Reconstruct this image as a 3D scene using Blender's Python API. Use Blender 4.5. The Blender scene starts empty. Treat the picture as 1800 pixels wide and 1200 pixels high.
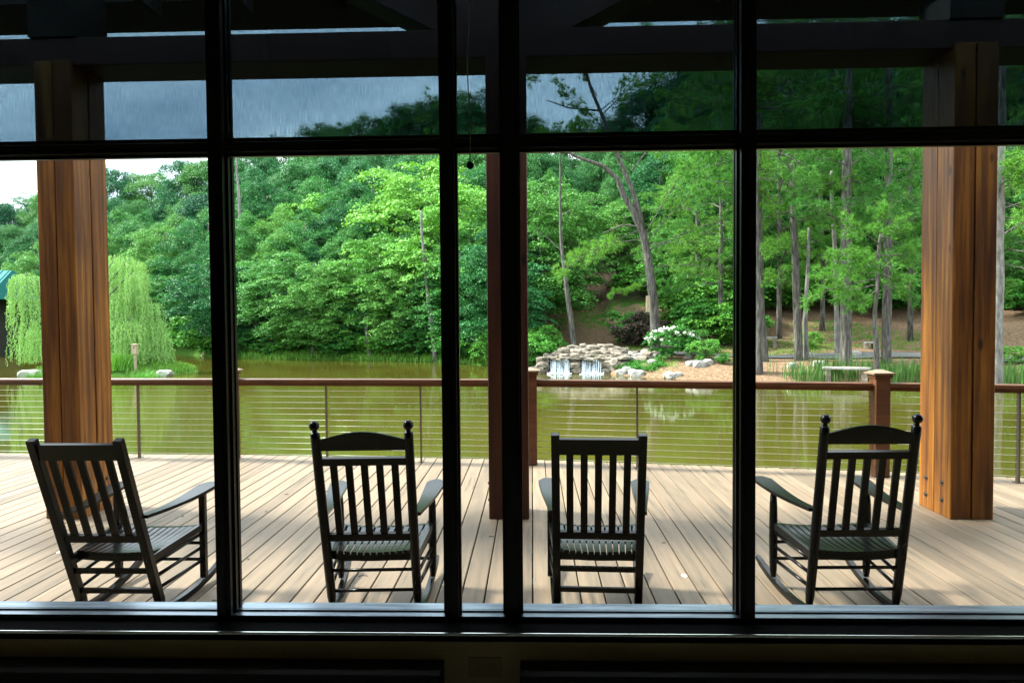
import bpy, bmesh, math, random
import numpy as np
from mathutils import Vector, Matrix, noise as mnoise
R = math.radians
random.seed(7); rng = np.random.default_rng(11)
C = bpy.context.scene.collection
sc = bpy.context.scene

# ------------------------------------------------------------------ camera
CAM = Vector((0, 0, 1.6)); TILT, YAW, ROLL = 1.72, 1.7, -0.45
ROT = Matrix.Rotation(R(YAW), 3, 'Z') @ Matrix.Rotation(R(90 - TILT), 3, 'X') @ Matrix.Rotation(R(ROLL), 3, 'Z')
cd = bpy.data.cameras.new('camera'); cam = bpy.data.objects.new('camera', cd); C.objects.link(cam)
cd.sensor_width = 36; cd.lens = 24; cd.clip_start = 0.05; cd.clip_end = 2000
cam.matrix_world = Matrix.Translation(CAM) @ ROT.to_4x4()
sc.camera = cam

# ------------------------------------------------------------------ sky and sun
SUN_EL, SUN_AZ = 46, -78          # azimuth from +Y, negative = to the left
w = bpy.data.worlds.new("World"); sc.world = w; w.use_nodes = True
nt = w.node_tree; nt.nodes.clear()
def N(tree, t, **kw):
    n = tree.nodes.new(t)
    for k, v in kw.items():
        if k in n.inputs.keys(): n.inputs[k].default_value = v
        else: setattr(n, k, v)
    return n
wo = N(nt, 'ShaderNodeOutputWorld'); bg = N(nt, 'ShaderNodeBackground', Strength=0.125)
sky = N(nt, 'ShaderNodeTexSky', sky_type='NISHITA', sun_disc=False, sun_elevation=R(SUN_EL), sun_rotation=R(SUN_AZ))
sky.air_density = 1.0; sky.dust_density = 2.0
tc = N(nt, 'ShaderNodeTexCoord'); mp = N(nt, 'ShaderNodeMapping'); mp.inputs['Scale'].default_value = (1, 1, 2.2)
cn = N(nt, 'ShaderNodeTexNoise', Scale=2.6, Detail=7.0, Roughness=0.6)
cr = N(nt, 'ShaderNodeValToRGB'); cr.color_ramp.elements[0].position = 0.26; cr.color_ramp.elements[1].position = 0.48
cc = N(nt, 'ShaderNodeTexNoise', Scale=4.0, Detail=6.0)
c2 = N(nt, 'ShaderNodeValToRGB'); c2.color_ramp.elements[0].position = 0.3; c2.color_ramp.elements[1].position = 0.7
c2.color_ramp.elements[0].color = (6.2, 7.3, 8.6, 1); c2.color_ramp.elements[1].color = (12.0, 12.5, 13.0, 1)
mx = N(nt, 'ShaderNodeMix', data_type='RGBA')
L = nt.links.new
L(tc.outputs['Generated'], mp.inputs[0]); L(mp.outputs[0], cn.inputs[0]); L(mp.outputs[0], cc.inputs[0])
L(cn.outputs[0], cr.inputs[0]); L(cc.outputs[0], c2.inputs[0]); L(cr.outputs[0], mx.inputs[0])
L(sky.outputs[0], mx.inputs[6]); L(c2.outputs[0], mx.inputs[7]); L(mx.outputs[2], bg.inputs[0]); L(bg.outputs[0], wo.inputs[0])
sd = bpy.data.lights.new('sun', 'SUN'); sd.energy = 4.2; sd.angle = R(8); sd.color = (1, 0.96, 0.88)
so = bpy.data.objects.new('sun', sd); C.objects.link(so)
sv = Vector((math.sin(R(SUN_AZ)) * math.cos(R(SUN_EL)), math.cos(R(SUN_AZ)) * math.cos(R(SUN_EL)), math.sin(R(SUN_EL))))
so.rotation_euler = sv.to_track_quat('Z', 'Y').to_euler(); so.location = (0, 0, 60)
vs = sc.view_settings; sc.display_settings.display_device = 'sRGB'
vs.view_transform = 'Standard'; vs.look = 'None'; vs.exposure = 1.92; vs.gamma = 1; vs.use_curve_mapping = False
cy = sc.cycles; cy.use_denoising = True; cy.max_bounces = 7; cy.diffuse_bounces = 3; cy.glossy_bounces = 3
cy.transmission_bounces = 4; cy.transparent_max_bounces = 12; cy.caustics_reflective = False; cy.caustics_refractive = False
try: cy.denoiser = 'OPENIMAGEDENOISE'
except Exception: pass

# ------------------------------------------------------------------ from a spot in the view to a place in the world
def ray(px, py): return (ROT @ Vector(((px - 900) / 1200, (600 - py) / 1200, -1))).normalized()
def at_z(px, py, z):
    d = ray(px, py); return CAM + d * ((z - CAM.z) / d.z)
def at_y(px, py, y):
    d = ray(px, py); return CAM + d * ((y - CAM.y) / d.y)
def at_r(px, r):                                   # ground position at distance r
    d = ray(px, 565); a = math.atan2(d.x, d.y); return r * math.sin(a), r * math.cos(a)

# ------------------------------------------------------------------ materials
def mat(name, col=(.5, .5, .5), rough=.6, metal=0, spec=.5):
    m = bpy.data.materials.new(name); m.use_nodes = True
    b = m.node_tree.nodes['Principled BSDF']
    b.inputs['Base Color'].default_value = (*col, 1); b.inputs['Roughness'].default_value = rough
    b.inputs['Metallic'].default_value = metal; b.inputs['Specular IOR Level'].default_value = spec
    return m
def ramp(t, stops):
    r = N(t, 'ShaderNodeValToRGB'); e = r.color_ramp.elements
    e[0].position, e[0].color = stops[0][0], (*stops[0][1], 1)
    e[1].position, e[1].color = stops[-1][0], (*stops[-1][1], 1)
    for p, c in stops[1:-1]:
        k = e.new(p); k.color = (*c, 1)
    return r
def noisy(name, stops, scale=(5, 5, 5), nscale=1.0, rough=.7, bump=.2, detail=6, spec=.4, rnd=0.0, dist=.02, metal=0, coords='Object', fine=0):
    m = mat(name, rough=rough, spec=spec, metal=metal); t = m.node_tree; l = t.links.new
    b = t.nodes['Principled BSDF']; tc = N(t, 'ShaderNodeTexCoord'); mp = N(t, 'ShaderNodeMapping'); mp.inputs['Scale'].default_value = scale
    oi = N(t, 'ShaderNodeObjectInfo'); ad = N(t, 'ShaderNodeVectorMath', operation='MULTIPLY_ADD')
    cmb = N(t, 'ShaderNodeCombineXYZ')
    for k in range(3): l(oi.outputs['Random'], cmb.inputs[k])
    l(cmb.outputs[0], ad.inputs[0]); ad.inputs[1].default_value = (37, 53, 71) if coords == 'Object' else (0, 0, 0)
    l(tc.outputs[coords], ad.inputs[2]); l(ad.outputs[0], mp.inputs[0])
    n = N(t, 'ShaderNodeTexNoise', Scale=nscale, Detail=float(detail), Roughness=.62); l(mp.outputs[0], n.inputs[0])
    r = ramp(t, stops); l(n.outputs[0], r.inputs[0]); col = r.outputs[0]
    if rnd:
        hs = N(t, 'ShaderNodeHueSaturation'); mr = N(t, 'ShaderNodeMapRange'); mr.inputs[3].default_value = 1 - rnd; mr.inputs[4].default_value = 1 + rnd
        l(oi.outputs['Random'], mr.inputs[0]); l(mr.outputs[0], hs.inputs['Value']); l(col, hs.inputs['Color']); col = hs.outputs[0]
    l(col, b.inputs['Base Color'])
    if bump:
        bp = N(t, 'ShaderNodeBump', Strength=bump, Distance=dist); l(n.outputs[0], bp.inputs['Height']); l(bp.outputs[0], b.inputs['Normal'])
    return m
def leafmat(name, a, b_, c_, trans=.16, sheen=.12, rough=.5):
    m = bpy.data.materials.new(name); m.use_nodes = True; t = m.node_tree; t.nodes.clear(); l = t.links.new
    o = N(t, 'ShaderNodeOutputMaterial'); g = N(t, 'ShaderNodeNewGeometry'); oi = N(t, 'ShaderNodeObjectInfo')
    r = ramp(t, [(.08, tuple(q * .72 for q in a)), (.5, b_), (.95, c_)])
    mth = N(t, 'ShaderNodeMath', operation='MULTIPLY_ADD'); mth.inputs[1].default_value = .35
    m2 = N(t, 'ShaderNodeMath', operation='MULTIPLY'); m2.inputs[1].default_value = .65
    l(oi.outputs['Random'], m2.inputs[0]); l(g.outputs['Random Per Island'], mth.inputs[0]); l(m2.outputs[0], mth.inputs[2]); l(mth.outputs[0], r.inputs[0])
    p = N(t, 'ShaderNodeBsdfPrincipled', Roughness=rough); p.inputs['Specular IOR Level'].default_value = sheen
    tr = N(t, 'ShaderNodeBsdfTranslucent'); hs = N(t, 'ShaderNodeHueSaturation', Hue=.485, Saturation=1.1, Value=1.5)
    l(r.outputs[0], hs.inputs['Color']); l(hs.outputs[0], tr.inputs[0]); l(r.outputs[0], p.inputs['Base Color'])
    ms = N(t, 'ShaderNodeMixShader'); ms.inputs[0].default_value = trans
    l(p.outputs[0], ms.inputs[1]); l(tr.outputs[0], ms.inputs[2]); l(ms.outputs[0], o.inputs[0])
    return m
M = {}
M['leaf'] = leafmat('leaf_broad', (0.017, 0.109, 0.046), (0.043, 0.181, 0.043), (0.123, 0.290, 0.052))
M['leaf_far'] = leafmat('leaf_distant', (0.014, 0.094, 0.055), (0.032, 0.145, 0.052), (0.087, 0.232, 0.049))
M['leaf_bright'] = leafmat('leaf_bright', (0.072, 0.232, 0.043), (0.109, 0.304, 0.051), (0.174, 0.377, 0.065))
M['willow'] = leafmat('leaf_willow', (.20, .38, .10), (.23, .42, .12), (.30, .48, .18))
M['needle'] = leafmat('needle', (0.041, 0.174, 0.038), (0.080, 0.239, 0.043), (0.145, 0.319, 0.052), trans=.25)
M['shrub'] = leafmat('leaf_shrub', (0.029, 0.145, 0.026), (0.058, 0.217, 0.032), (0.131, 0.319, 0.043))
M['shrub_dark'] = leafmat('leaf_dark', (.012, .05, .018), (.03, .08, .02), (.05, .1, .03))
M['grass'] = leafmat('grass_blade', (.05, .18, .02), (.09, .24, .03), (.16, .3, .05))
M['reed'] = leafmat('reed_blade', (.07, .17, .04), (.12, .24, .06), (.22, .32, .10))
M['flower'] = mat('white_petals', (.75, .78, .68), .6)
M['bark'] = noisy('bark', [(.32, (.018, .016, .014)), (.52, (.085, .078, .068)), (.75, (.20, .19, .17))], (14, 14, 2.2), 1, .9, .9, dist=.04)
M['bark_pale'] = noisy('bark_pale', [(.3, (.05, .048, .042)), (.55, (.16, .155, .14)), (.8, (.30, .29, .27))], (10, 10, 3), 1, .9, .6, dist=.03)
M['metal'] = noisy('black_aluminium', [(.3, (.0018, .002, .0024)), (.7, (.0035, .004, .0046))], (20, 20, 20), 1, .32, .05, spec=.5)
M['sillmetal'] = noisy('sill_metal', [(.35, (.10, .14, .18)), (.65, (.24, .30, .37))], (3, 30, 30), 1.5, .3, .05, spec=.6, metal=.6)
M['wallpaint'] = noisy('olive_plaster', [(.3, (.50, .43, .24)), (.7, (.60, .52, .30))], (120, 120, 120), 1, .9, .3, dist=.001)
M['roomdark'] = noisy('dark_room', [(.3, (.28, .26, .22)), (.7, (.36, .33, .28))], (4, 4, 4), 1, .9, 0)
M['white'] = mat('white_paint', (.78, .8, .76), .45)
M['blackunit'] = mat('black_enamel', (.006, .006, .006), .5)
M['stool_shade'] = mat('shaded_stool_top', (.002, .002, .002), .9, spec=.05)  # window frame's shadow on the white stool top, put into its colour
M['chair'] = noisy('black_painted_wood', [(.3, (.001, .0012, .0014)), (.7, (.0022, .0026, .003))], (12, 12, 12), 1, .24, .08, spec=.17, dist=.002)
M['deck'] = noisy('deck_composite', [(.28, (.07, .050, .032)), (.40, (.150, .111, .072)), (.6, (.205, .143, .092)), (.8, (.27, .20, .135))], (22, 1.3, 6), 1, .62, .25, detail=8, rnd=.24, dist=.002)
M['deckdark'] = mat('deck_joist', (.03, .024, .018), .9)
M['timber'] = noisy('cedar_timber', [(.25, (.045, .012, .002)), (.45, (.15, .047, .005)), (.6, (.28, .105, .008)), (.8, (.45, .205, .02))], (26, 26, 1.0), 1, .55, .25, detail=8, rnd=.18, dist=.004)
def knots(m):
    t = m.node_tree; l = t.links.new; b = t.nodes['Principled BSDF']; src = b.inputs['Base Color'].links[0].from_socket
    tc = N(t, 'ShaderNodeTexCoord'); oi = N(t, 'ShaderNodeObjectInfo'); ad = N(t, 'ShaderNodeVectorMath', operation='ADD'); mp = N(t, 'ShaderNodeMapping'); mp.inputs['Scale'].default_value = (6, 6, 2.6)
    cm_ = N(t, 'ShaderNodeCombineXYZ'); ml = N(t, 'ShaderNodeMath', operation='MULTIPLY'); ml.inputs[1].default_value = 31
    l(oi.outputs['Random'], ml.inputs[0]); l(ml.outputs[0], cm_.inputs[2]); l(ml.outputs[0], cm_.inputs[0]); l(tc.outputs['Object'], ad.inputs[0]); l(cm_.outputs[0], ad.inputs[1]); l(ad.outputs[0], mp.inputs[0])
    v = N(t, 'ShaderNodeTexVoronoi', Scale=.8); l(mp.outputs[0], v.inputs['Vector']); r = ramp(t, [(.05, (.12, .10, .09)), (.10, (.5, .45, .4)), (.13, (1, 1, 1))]); l(v.outputs['Distance'], r.inputs[0])
    n = N(t, 'ShaderNodeTexNoise', Scale=1.3, Detail=4.0); l(ad.outputs[0], n.inputs[0]); r2 = ramp(t, [(.35, (.68, .64, .6)), (.6, (1, 1, 1))]); l(n.outputs[0], r2.inputs[0])
    mx = N(t, 'ShaderNodeMix', data_type='RGBA', blend_type='MULTIPLY'); mx.inputs[0].default_value = 1; l(src, mx.inputs[6]); l(r.outputs[0], mx.inputs[7])
    m2 = N(t, 'ShaderNodeMix', data_type='RGBA', blend_type='MULTIPLY'); m2.inputs[0].default_value = 1; l(mx.outputs[2], m2.inputs[6]); l(r2.outputs[0], m2.inputs[7]); l(m2.outputs[2], b.inputs['Base Color'])
knots(M['timber'])
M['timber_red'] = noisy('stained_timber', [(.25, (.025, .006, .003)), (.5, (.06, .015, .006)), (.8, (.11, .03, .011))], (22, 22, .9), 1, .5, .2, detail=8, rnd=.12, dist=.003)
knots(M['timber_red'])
M['rail'] = noisy('rail_wood', [(.25, (.05, .017, .007)), (.5, (.10, .036, .015)), (.8, (.17, .066, .028))], (1.2, 22, 22), 1, .4, .15, detail=8, rnd=.12, dist=.002)
M['cap'] = mat('cap_wood', (.20, .13, .075), .5)
M['steel'] = mat('stainless', (.5, .5, .46), .35, 1)
M['steelpost'] = mat('baluster_steel', (.16, .13, .1), .4, .7)
M['bolt'] = mat('bolt_steel', (.16, .14, .12), .4, 1)
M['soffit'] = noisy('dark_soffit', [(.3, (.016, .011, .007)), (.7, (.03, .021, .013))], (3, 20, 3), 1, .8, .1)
M['stone'] = noisy('stone', [(.28, (.05, .042, .034)), (.5, (.18, .15, .115)), (.72, (.37, .315, .25))], (4, 4, 4), 1, .85, .6, rnd=.3, dist=.03)
M['stone_pale'] = noisy('stone_pale', [(.25, (.15, .14, .125)), (.7, (.36, .35, .32))], (5, 5, 5), 1, .85, .5, rnd=.1, dist=.03)
M['path'] = noisy('path_gravel', [(.3, (.07, .07, .07)), (.7, (.14, .14, .14))], (9, 9, 9), 1, .9, .3, coords='Generated')
M['teal'] = noisy('teal_metal_roof', [(.3, (.02, .13, .13)), (.7, (.03, .18, .17))], (2, 12, 2), 1, .7, .2, spec=.1)
M['cabinwall'] = mat('cabin_siding', (.02, .02, .014), .8)
M['boxwood'] = noisy('weathered_box', [(.3, (.26, .2, .13)), (.7, (.42, .34, .23))], (18, 18, 4), 1, .8, .3)
M['spot'] = mat('white_spot', (.75, .75, .72), .7)
M['trim'] = mat('lit_stool_edge', (.72, .76, .72), .22, .85)  # window light on the stool's front edge, put into a pale strip
M['outlet'] = mat('outlet_plate', (.40, .35, .18), .5)

def glassmat():
    m = bpy.data.materials.new('window_glass'); m.use_nodes = True; t = m.node_tree; t.nodes.clear(); l = t.links.new
    o = N(t, 'ShaderNodeOutputMaterial'); tr = N(t, 'ShaderNodeBsdfTransparent'); tr.inputs[0].default_value = (.95, .975, .96, 1)
    gl = N(t, 'ShaderNodeBsdfGlossy', Roughness=.0); f = N(t, 'ShaderNodeFresnel', IOR=1.25); ms = N(t, 'ShaderNodeMixShader')
    l(f.outputs[0], ms.inputs[0]); l(tr.outputs[0], ms.inputs[1]); l(gl.outputs[0], ms.inputs[2]); l(ms.outputs[0], o.inputs[0]); return m
M['glass'] = glassmat()
def shademat():                                     # open weave screen cloth: you look between the threads
    m = bpy.data.materials.new('screen_cloth'); m.use_nodes = True; t = m.node_tree; t.nodes.clear(); l = t.links.new
    o = N(t, 'ShaderNodeOutputMaterial'); tc = N(t, 'ShaderNodeTexCoord'); mp = N(t, 'ShaderNodeMapping'); mp.inputs['Scale'].default_value = (480, 1, 22)
    n = N(t, 'ShaderNodeTexNoise', Scale=1.0, Detail=1.0, Roughness=.5); l(tc.outputs['Object'], mp.inputs[0]); l(mp.outputs[0], n.inputs[0])
    r = ramp(t, [(.3, (.185, .24, .275)), (.7, (.265, .325, .36))]); l(n.outputs[0], r.inputs[0])
    tr = N(t, 'ShaderNodeBsdfTransparent'); l(r.outputs[0], tr.inputs[0]); d = N(t, 'ShaderNodeBsdfDiffuse'); d.inputs[0].default_value = (.02, .02, .02, 1)
    ad = N(t, 'ShaderNodeAddShader'); l(tr.outputs[0], ad.inputs[0]); l(d.outputs[0], ad.inputs[1]); l(ad.outputs[0], o.inputs[0]); return m
M['shade'] = shademat()
def watermat():
    m = mat('pond_water', (.105, .118, .010), .03, spec=.5); t = m.node_tree; l = t.links.new; b = t.nodes['Principled BSDF']
    b.inputs['IOR'].default_value = 1.33
    tc = N(t, 'ShaderNodeTexCoord'); mp = N(t, 'ShaderNodeMapping'); mp.inputs['Scale'].default_value = (1.4, 3.2, 1); mp.inputs['Rotation'].default_value = (0, 0, .12)
    n = N(t, 'ShaderNodeTexNoise', Scale=1.6, Detail=5.0, Roughness=.6); n2 = N(t, 'ShaderNodeTexNoise', Scale=.12, Detail=3.0)
    l(tc.outputs['Object'], mp.inputs[0]); l(mp.outputs[0], n.inputs[0]); l(tc.outputs['Object'], n2.inputs[0])
    r = ramp(t, [(.3, (.044, .041, .006)), (.7, (.070, .064, .010))]); l(n2.outputs[0], r.inputs[0]); l(r.outputs[0], b.inputs['Base Color'])
    mr = N(t, 'ShaderNodeMapRange'); mr.inputs[1].default_value = .35; mr.inputs[2].default_value = .65; mr.inputs[3].default_value = .006; mr.inputs[4].default_value = .06
    l(n2.outputs[0], mr.inputs[0])
    bp = N(t, 'ShaderNodeBump', Distance=.06); l(mr.outputs[0], bp.inputs['Strength']); l(n.outputs[0], bp.inputs['Height']); l(bp.outputs[0], b.inputs['Normal'])
    bp.inputs['Strength'].default_value = .1; return m
M['water'] = watermat()
def fallmat():
    m = mat('white_water', (.60, .68, .74), .25, spec=.5); return m
M['fall'] = fallmat()
def groundmat():
    m = mat('bank_ground', rough=.95, spec=.1); t = m.node_tree; l = t.links.new; b = t.nodes['Principled BSDF']
    tc = N(t, 'ShaderNodeTexCoord'); n = N(t, 'ShaderNodeTexNoise', Scale=9.0, Detail=8.0, Roughness=.75); l(tc.outputs['Object'], n.inputs[0])
    mul = ramp(t, [(.3, (.07, .042, .024)), (.5, (.18, .115, .07)), (.72, (.36, .26, .175))]); l(n.outputs[0], mul.inputs[0])
    gr = ramp(t, [(.3, (.025, .07, .012)), (.7, (.10, .22, .03))]); l(n.outputs[0], gr.inputs[0])
    at = N(t, 'ShaderNodeAttribute', attribute_name='green'); n2 = N(t, 'ShaderNodeTexNoise', Scale=1.3, Detail=5.0); l(tc.outputs['Object'], n2.inputs[0])
    ad = N(t, 'ShaderNodeMath', operation='ADD'); l(at.outputs['Fac'], ad.inputs[0]); l(n2.outputs[0], ad.inputs[1])
    rr = ramp(t, [(.92, (0, 0, 0)), (1.0, (1, 1, 1))]); sb = N(t, 'ShaderNodeMath', operation='MULTIPLY'); sb.inputs[1].default_value = .9
    l(ad.outputs[0], sb.inputs[0]); l(sb.outputs[0], rr.inputs[0])
    mx = N(t, 'ShaderNodeMix', data_type='RGBA'); l(rr.outputs[0], mx.inputs[0]); l(mul.outputs[0], mx.inputs[6]); l(gr.outputs[0], mx.inputs[7]); l(mx.outputs[2], b.inputs['Base Color'])
    bp = N(t, 'ShaderNodeBump', Strength=.8, Distance=.06); l(n.outputs[0], bp.inputs['Height']); l(bp.outputs[0], b.inputs['Normal']); return m
M['ground'] = groundmat()

# ------------------------------------------------------------------ building helpers
def tag(o, label=None, cat=None, group=None, kind=None):
    if label: o['label'] = label
    if cat: o['category'] = cat
    if group: o['group'] = group
    if kind: o['kind'] = kind
    return o
def empty(name, loc=(0, 0, 0), rz=0, label=None, cat=None, group=None, kind=None):
    o = bpy.data.objects.new(name, None); C.objects.link(o); o.location = loc; o.rotation_euler = (0, 0, rz); o.empty_display_size = .1
    return tag(o, label, cat, group, kind)
def link(name, me, m=None, parent=None, loc=None):
    if m is not None and not me.materials: me.materials.append(m)
    o = bpy.data.objects.new(name, me); C.objects.link(o)
    if parent: o.parent = parent
    if loc is not None: o.location = loc
    return o
class MB:
    def __init__(s): s.bm = bmesh.new()
    def box(s, a, b, bev=0):
        (x0, y0, z0), (x1, y1, z1) = a, b
        v = [s.bm.verts.new(p) for p in ((x0, y0, z0), (x1, y0, z0), (x1, y1, z0), (x0, y1, z0), (x0, y0, z1), (x1, y0, z1), (x1, y1, z1), (x0, y1, z1))]
        fs = [s.bm.faces.new([v[i] for i in f]) for f in ((3, 2, 1, 0), (4, 5, 6, 7), (0, 1, 5, 4), (1, 2, 6, 5), (2, 3, 7, 6), (3, 0, 4, 7))]
        if bev:
            es = set(e for f in fs for e in f.edges); bmesh.ops.bevel(s.bm, geom=list(es), offset=bev, segments=1, affect='EDGES')
        return s
    def hexa(s, bot, top):
        v = [s.bm.verts.new(p) for p in list(bot) + list(top)]; n = len(bot)
        s.bm.faces.new(v[:n][::-1]); s.bm.faces.new(v[n:])
        for i in range(n): j = (i + 1) % n; s.bm.faces.new((v[i], v[j], v[n + j], v[n + i]))
        return s
    def bar(s, p, q, w, h, up=Vector((0, 0, 1)), w2=None, h2=None, bev=0):
        p, q = Vector(p), Vector(q); d = (q - p).normalized(); x = d.cross(up)
        if x.length < 1e-4: x = d.cross(Vector((0, 1, 0)))
        x.normalize(); u = x.cross(d); w2 = w2 or w; h2 = h2 or h
        def ring(c, w, h): return [s.bm.verts.new(c + x * a * w / 2 + u * b * h / 2) for a, b in ((-1, -1), (1, -1), (1, 1), (-1, 1))]
        A, B = ring(p, w, h), ring(q, w2, h2)
        fs = [s.bm.faces.new(A[::-1]), s.bm.faces.new(B)]
        for i in range(4): j = (i + 1) % 4; fs.append(s.bm.faces.new((A[i], A[j], B[j], B[i])))
        if bev: bmesh.ops.bevel(s.bm, geom=list(set(e for f in fs for e in f.edges)), offset=bev, segments=1, affect='EDGES')
        return s
    def sweep(s, pts, rects, up=Vector((0, 0, 1))):      # a rectangular section along a path
        pts = [Vector(p) for p in pts]; prev = None; first = None
        for i, p in enumerate(pts):
            d = (pts[min(i + 1, len(pts) - 1)] - pts[max(i - 1, 0)]).normalized(); x = d.cross(up).normalized(); u = x.cross(d)
            w, h = rects[i] if isinstance(rects, list) else rects
            r = [s.bm.verts.new(p + x * a * w / 2 + u * b * h / 2) for a, b in ((-1, -1), (1, -1), (1, 1), (-1, 1))]
            if prev:
                for k in range(4): j = (k + 1) % 4; s.bm.faces.new((prev[k], prev[j], r[j], r[k]))
            else: s.bm.faces.new(r[::-1])
            prev = r
        s.bm.faces.new(prev); return s
    def tube(s, pts, rad, n=8, cap=True):
        pts = [Vector(p) for p in pts]; prev = None
        ref = Vector((0.13, 1, 0.07)).normalized()
        for i, p in enumerate(pts):
            d = (pts[min(i + 1, len(pts) - 1)] - pts[max(i - 1, 0)]).normalized(); x = d.cross(ref)
            if x.length < .1: x = d.cross(Vector((1, 0, 0)))
            x.normalize(); u = x.cross(d); r = rad[i] if isinstance(rad, (list, tuple)) else rad
            ring = [s.bm.verts.new(p + (x * math.cos(2 * math.pi * k / n) + u * math.sin(2 * math.pi * k / n)) * r) for k in range(n)]
            if prev:
                for k in range(n): j = (k + 1) % n; s.bm.faces.new((prev[k], prev[j], ring[j], ring[k]))
            elif cap: s.bm.faces.new(ring[::-1])
            prev = ring
        if cap: s.bm.faces.new(prev)
        return s
    def ball(s, c, r, sx=1, sy=1, sz=1, sub=2):
        ret = bmesh.ops.create_icosphere(s.bm, subdivisions=sub, radius=r)
        for v in ret['verts']: v.co = Vector((v.co.x * sx, v.co.y * sy, v.co.z * sz)) + Vector(c)
        return s
    def mesh(s, name, smooth=False):
        bmesh.ops.recalc_face_normals(s.bm, faces=s.bm.faces)
        me = bpy.data.meshes.new(name); s.bm.to_mesh(me); s.bm.free()
        if smooth: me.polygons.foreach_set('use_smooth', [True] * len(me.polygons))
        return me
    def build(s, name, m, parent=None, loc=None, smooth=False): return link(name, s.mesh(name, smooth), m, parent, loc)
def fast_mesh(name, V, k):                            # V: (n*k,3) verts, faces of k consecutive verts
    V = np.asarray(V, dtype=np.float32).reshape(-1, 3); n = len(V) // k
    me = bpy.data.meshes.new(name); me.vertices.add(n * k); me.vertices.foreach_set('co', V.ravel())
    me.loops.add(n * k); me.loops.foreach_set('vertex_index', np.arange(n * k, dtype=np.int32))
    me.polygons.add(n); me.polygons.foreach_set('loop_start', np.arange(0, n * k, k, dtype=np.int32)); me.polygons.foreach_set('loop_total', np.full(n, k, dtype=np.int32))
    me.update(calc_edges=True); return me
def unit(a): return a / (np.linalg.norm(a, axis=1, keepdims=True) + 1e-9)
def leaf_quads(c, nrm, size, aspect=.62):
    """Small pointed leaf faces at c, facing nrm."""
    n = len(c); nrm = unit(nrm); t = unit(np.cross(nrm, unit(rng.normal(size=(n, 3))))); b = np.cross(nrm, t)
    s = (size * rng.uniform(.65, 1.3, n))[:, None] if np.isscalar(size) else size[:, None]
    fold = nrm * s * .12
    return np.stack([c - t * s * .5, c + b * s * .5 * aspect - fold - t * s * .05, c + t * s * .5 - fold * 1.2, c - b * s * .5 * aspect - fold - t * s * .05], 1).reshape(-1, 3)
def copy_tree(o, parent=None):
    c = o.copy(); C.objects.link(c)
    if parent: c.parent = parent
    for ch in list(o.children): copy_tree(ch, c)
    return c

# ------------------------------------------------------------------ terrain
WZ = -0.7
shore_px = [(-900, 630), (-200, 621), (0, 617), (150, 617), (300, 621), (370, 627), (500, 631), (650, 633), (780, 637), (860, 643), (925, 654), (948, 656), (955, 650), (1062, 650), (1072, 658), (1110, 661), (1200, 667), (1290, 670), (1400, 671), (1550, 672), (1700, 676), (1900, 690), (2300, 740)]
sp = []
for x, y in shore_px:
    p = at_z(x, y, WZ); sp.append((math.atan2(p.x, p.y), math.hypot(p.x, p.y)))
sp = [(-3.3, 18), (-1.6, 22)] + sorted(sp) + [(1.6, 16), (3.3, 18)]
SA, SR = [a for a, _ in sp], [r for _, r in sp]
def shoreR(a): return float(np.interp(a, SA, SR))
PS = [-30, -4, 0, 1.2, 4, 8, 10, 17, 30, 60, 100, 300]; PZ = [-1.6, -1.0, 0, .38, .62, .78, 1.0, 3.0, 7.2, 16.5, 24, 27]
def az_px(px): d = ray(px, 565); return math.atan2(d.x, d.y)
HA = [az_px(p) for p in (-400, 0, 400, 900, 1300, 1800)]; HS = [.35, .5, .8, 1.0, .85, .8]
def hz(x, y):
    a = math.atan2(x, y); r = math.hypot(x, y); s = r - shoreR(a); p = float(np.interp(s, PS, PZ))
    if p > .78: p = .78 + (p - .78) * float(np.interp(a, HA, HS))
    if s > .5: p += (mnoise.noise(Vector((x * .25, y * .25, 3))) * .22 + mnoise.noise(Vector((x * .07, y * .07, 9))) * .8 * min(1, max(0, s - 9) / 15)) * min(1, (s - .5) / 2)
    return WZ + p
def gpos(px, r): x, y = at_r(px, r); return Vector((x, y, hz(x, y)))
azs = list(np.arange(-180, -62, 6)) + list(np.arange(-60, 60.01, .6)) + list(np.arange(66, 181, 6))
rads = list(np.arange(8, 24, 2)) + list(np.arange(24, 70, .75)) + list(np.arange(70, 120, 4)) + [130, 150, 180, 230, 300]
V, F, G = [], [], []
for a in azs:
    for r in rads:
        x, y = r * math.sin(R(a)), r * math.cos(R(a)); z = hz(x, y); V.append((x, y, z))
        s = r - shoreR(R(a)); g = mnoise.noise(Vector((x * .16, y * .16, 0))) * .5 + .05
        if s < 4: g += .12
        if R(a) < az_px(900): g += .35
        if s > 12: g += .1
        if az_px(1100) < R(a) < az_px(1330) and s < 6: g -= .3
        G.append(g + (.19 if R(a) > az_px(900) else .35))
nr = len(rads)
for i in range(len(azs) - 1):
    for j in range(nr - 1): F.append((i * nr + j, i * nr + j + 1, (i + 1) * nr + j + 1, (i + 1) * nr + j))
me = bpy.data.meshes.new('terrain'); me.from_pydata(V, [], F); me.polygons.foreach_set('use_smooth', [True] * len(F))
at = me.attributes.new('green', 'FLOAT', 'POINT'); at.data.foreach_set('value', G)
tag(link('terrain', me, M['ground']), kind='structure')
bm = bmesh.new(); bmesh.ops.create_circle(bm, cap_ends=True, segments=96, radius=90); me = bpy.data.meshes.new('water'); bm.to_mesh(me); bm.free()
tag(link('water', me, M['water'], loc=(0, 0, WZ)), kind='structure')
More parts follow.
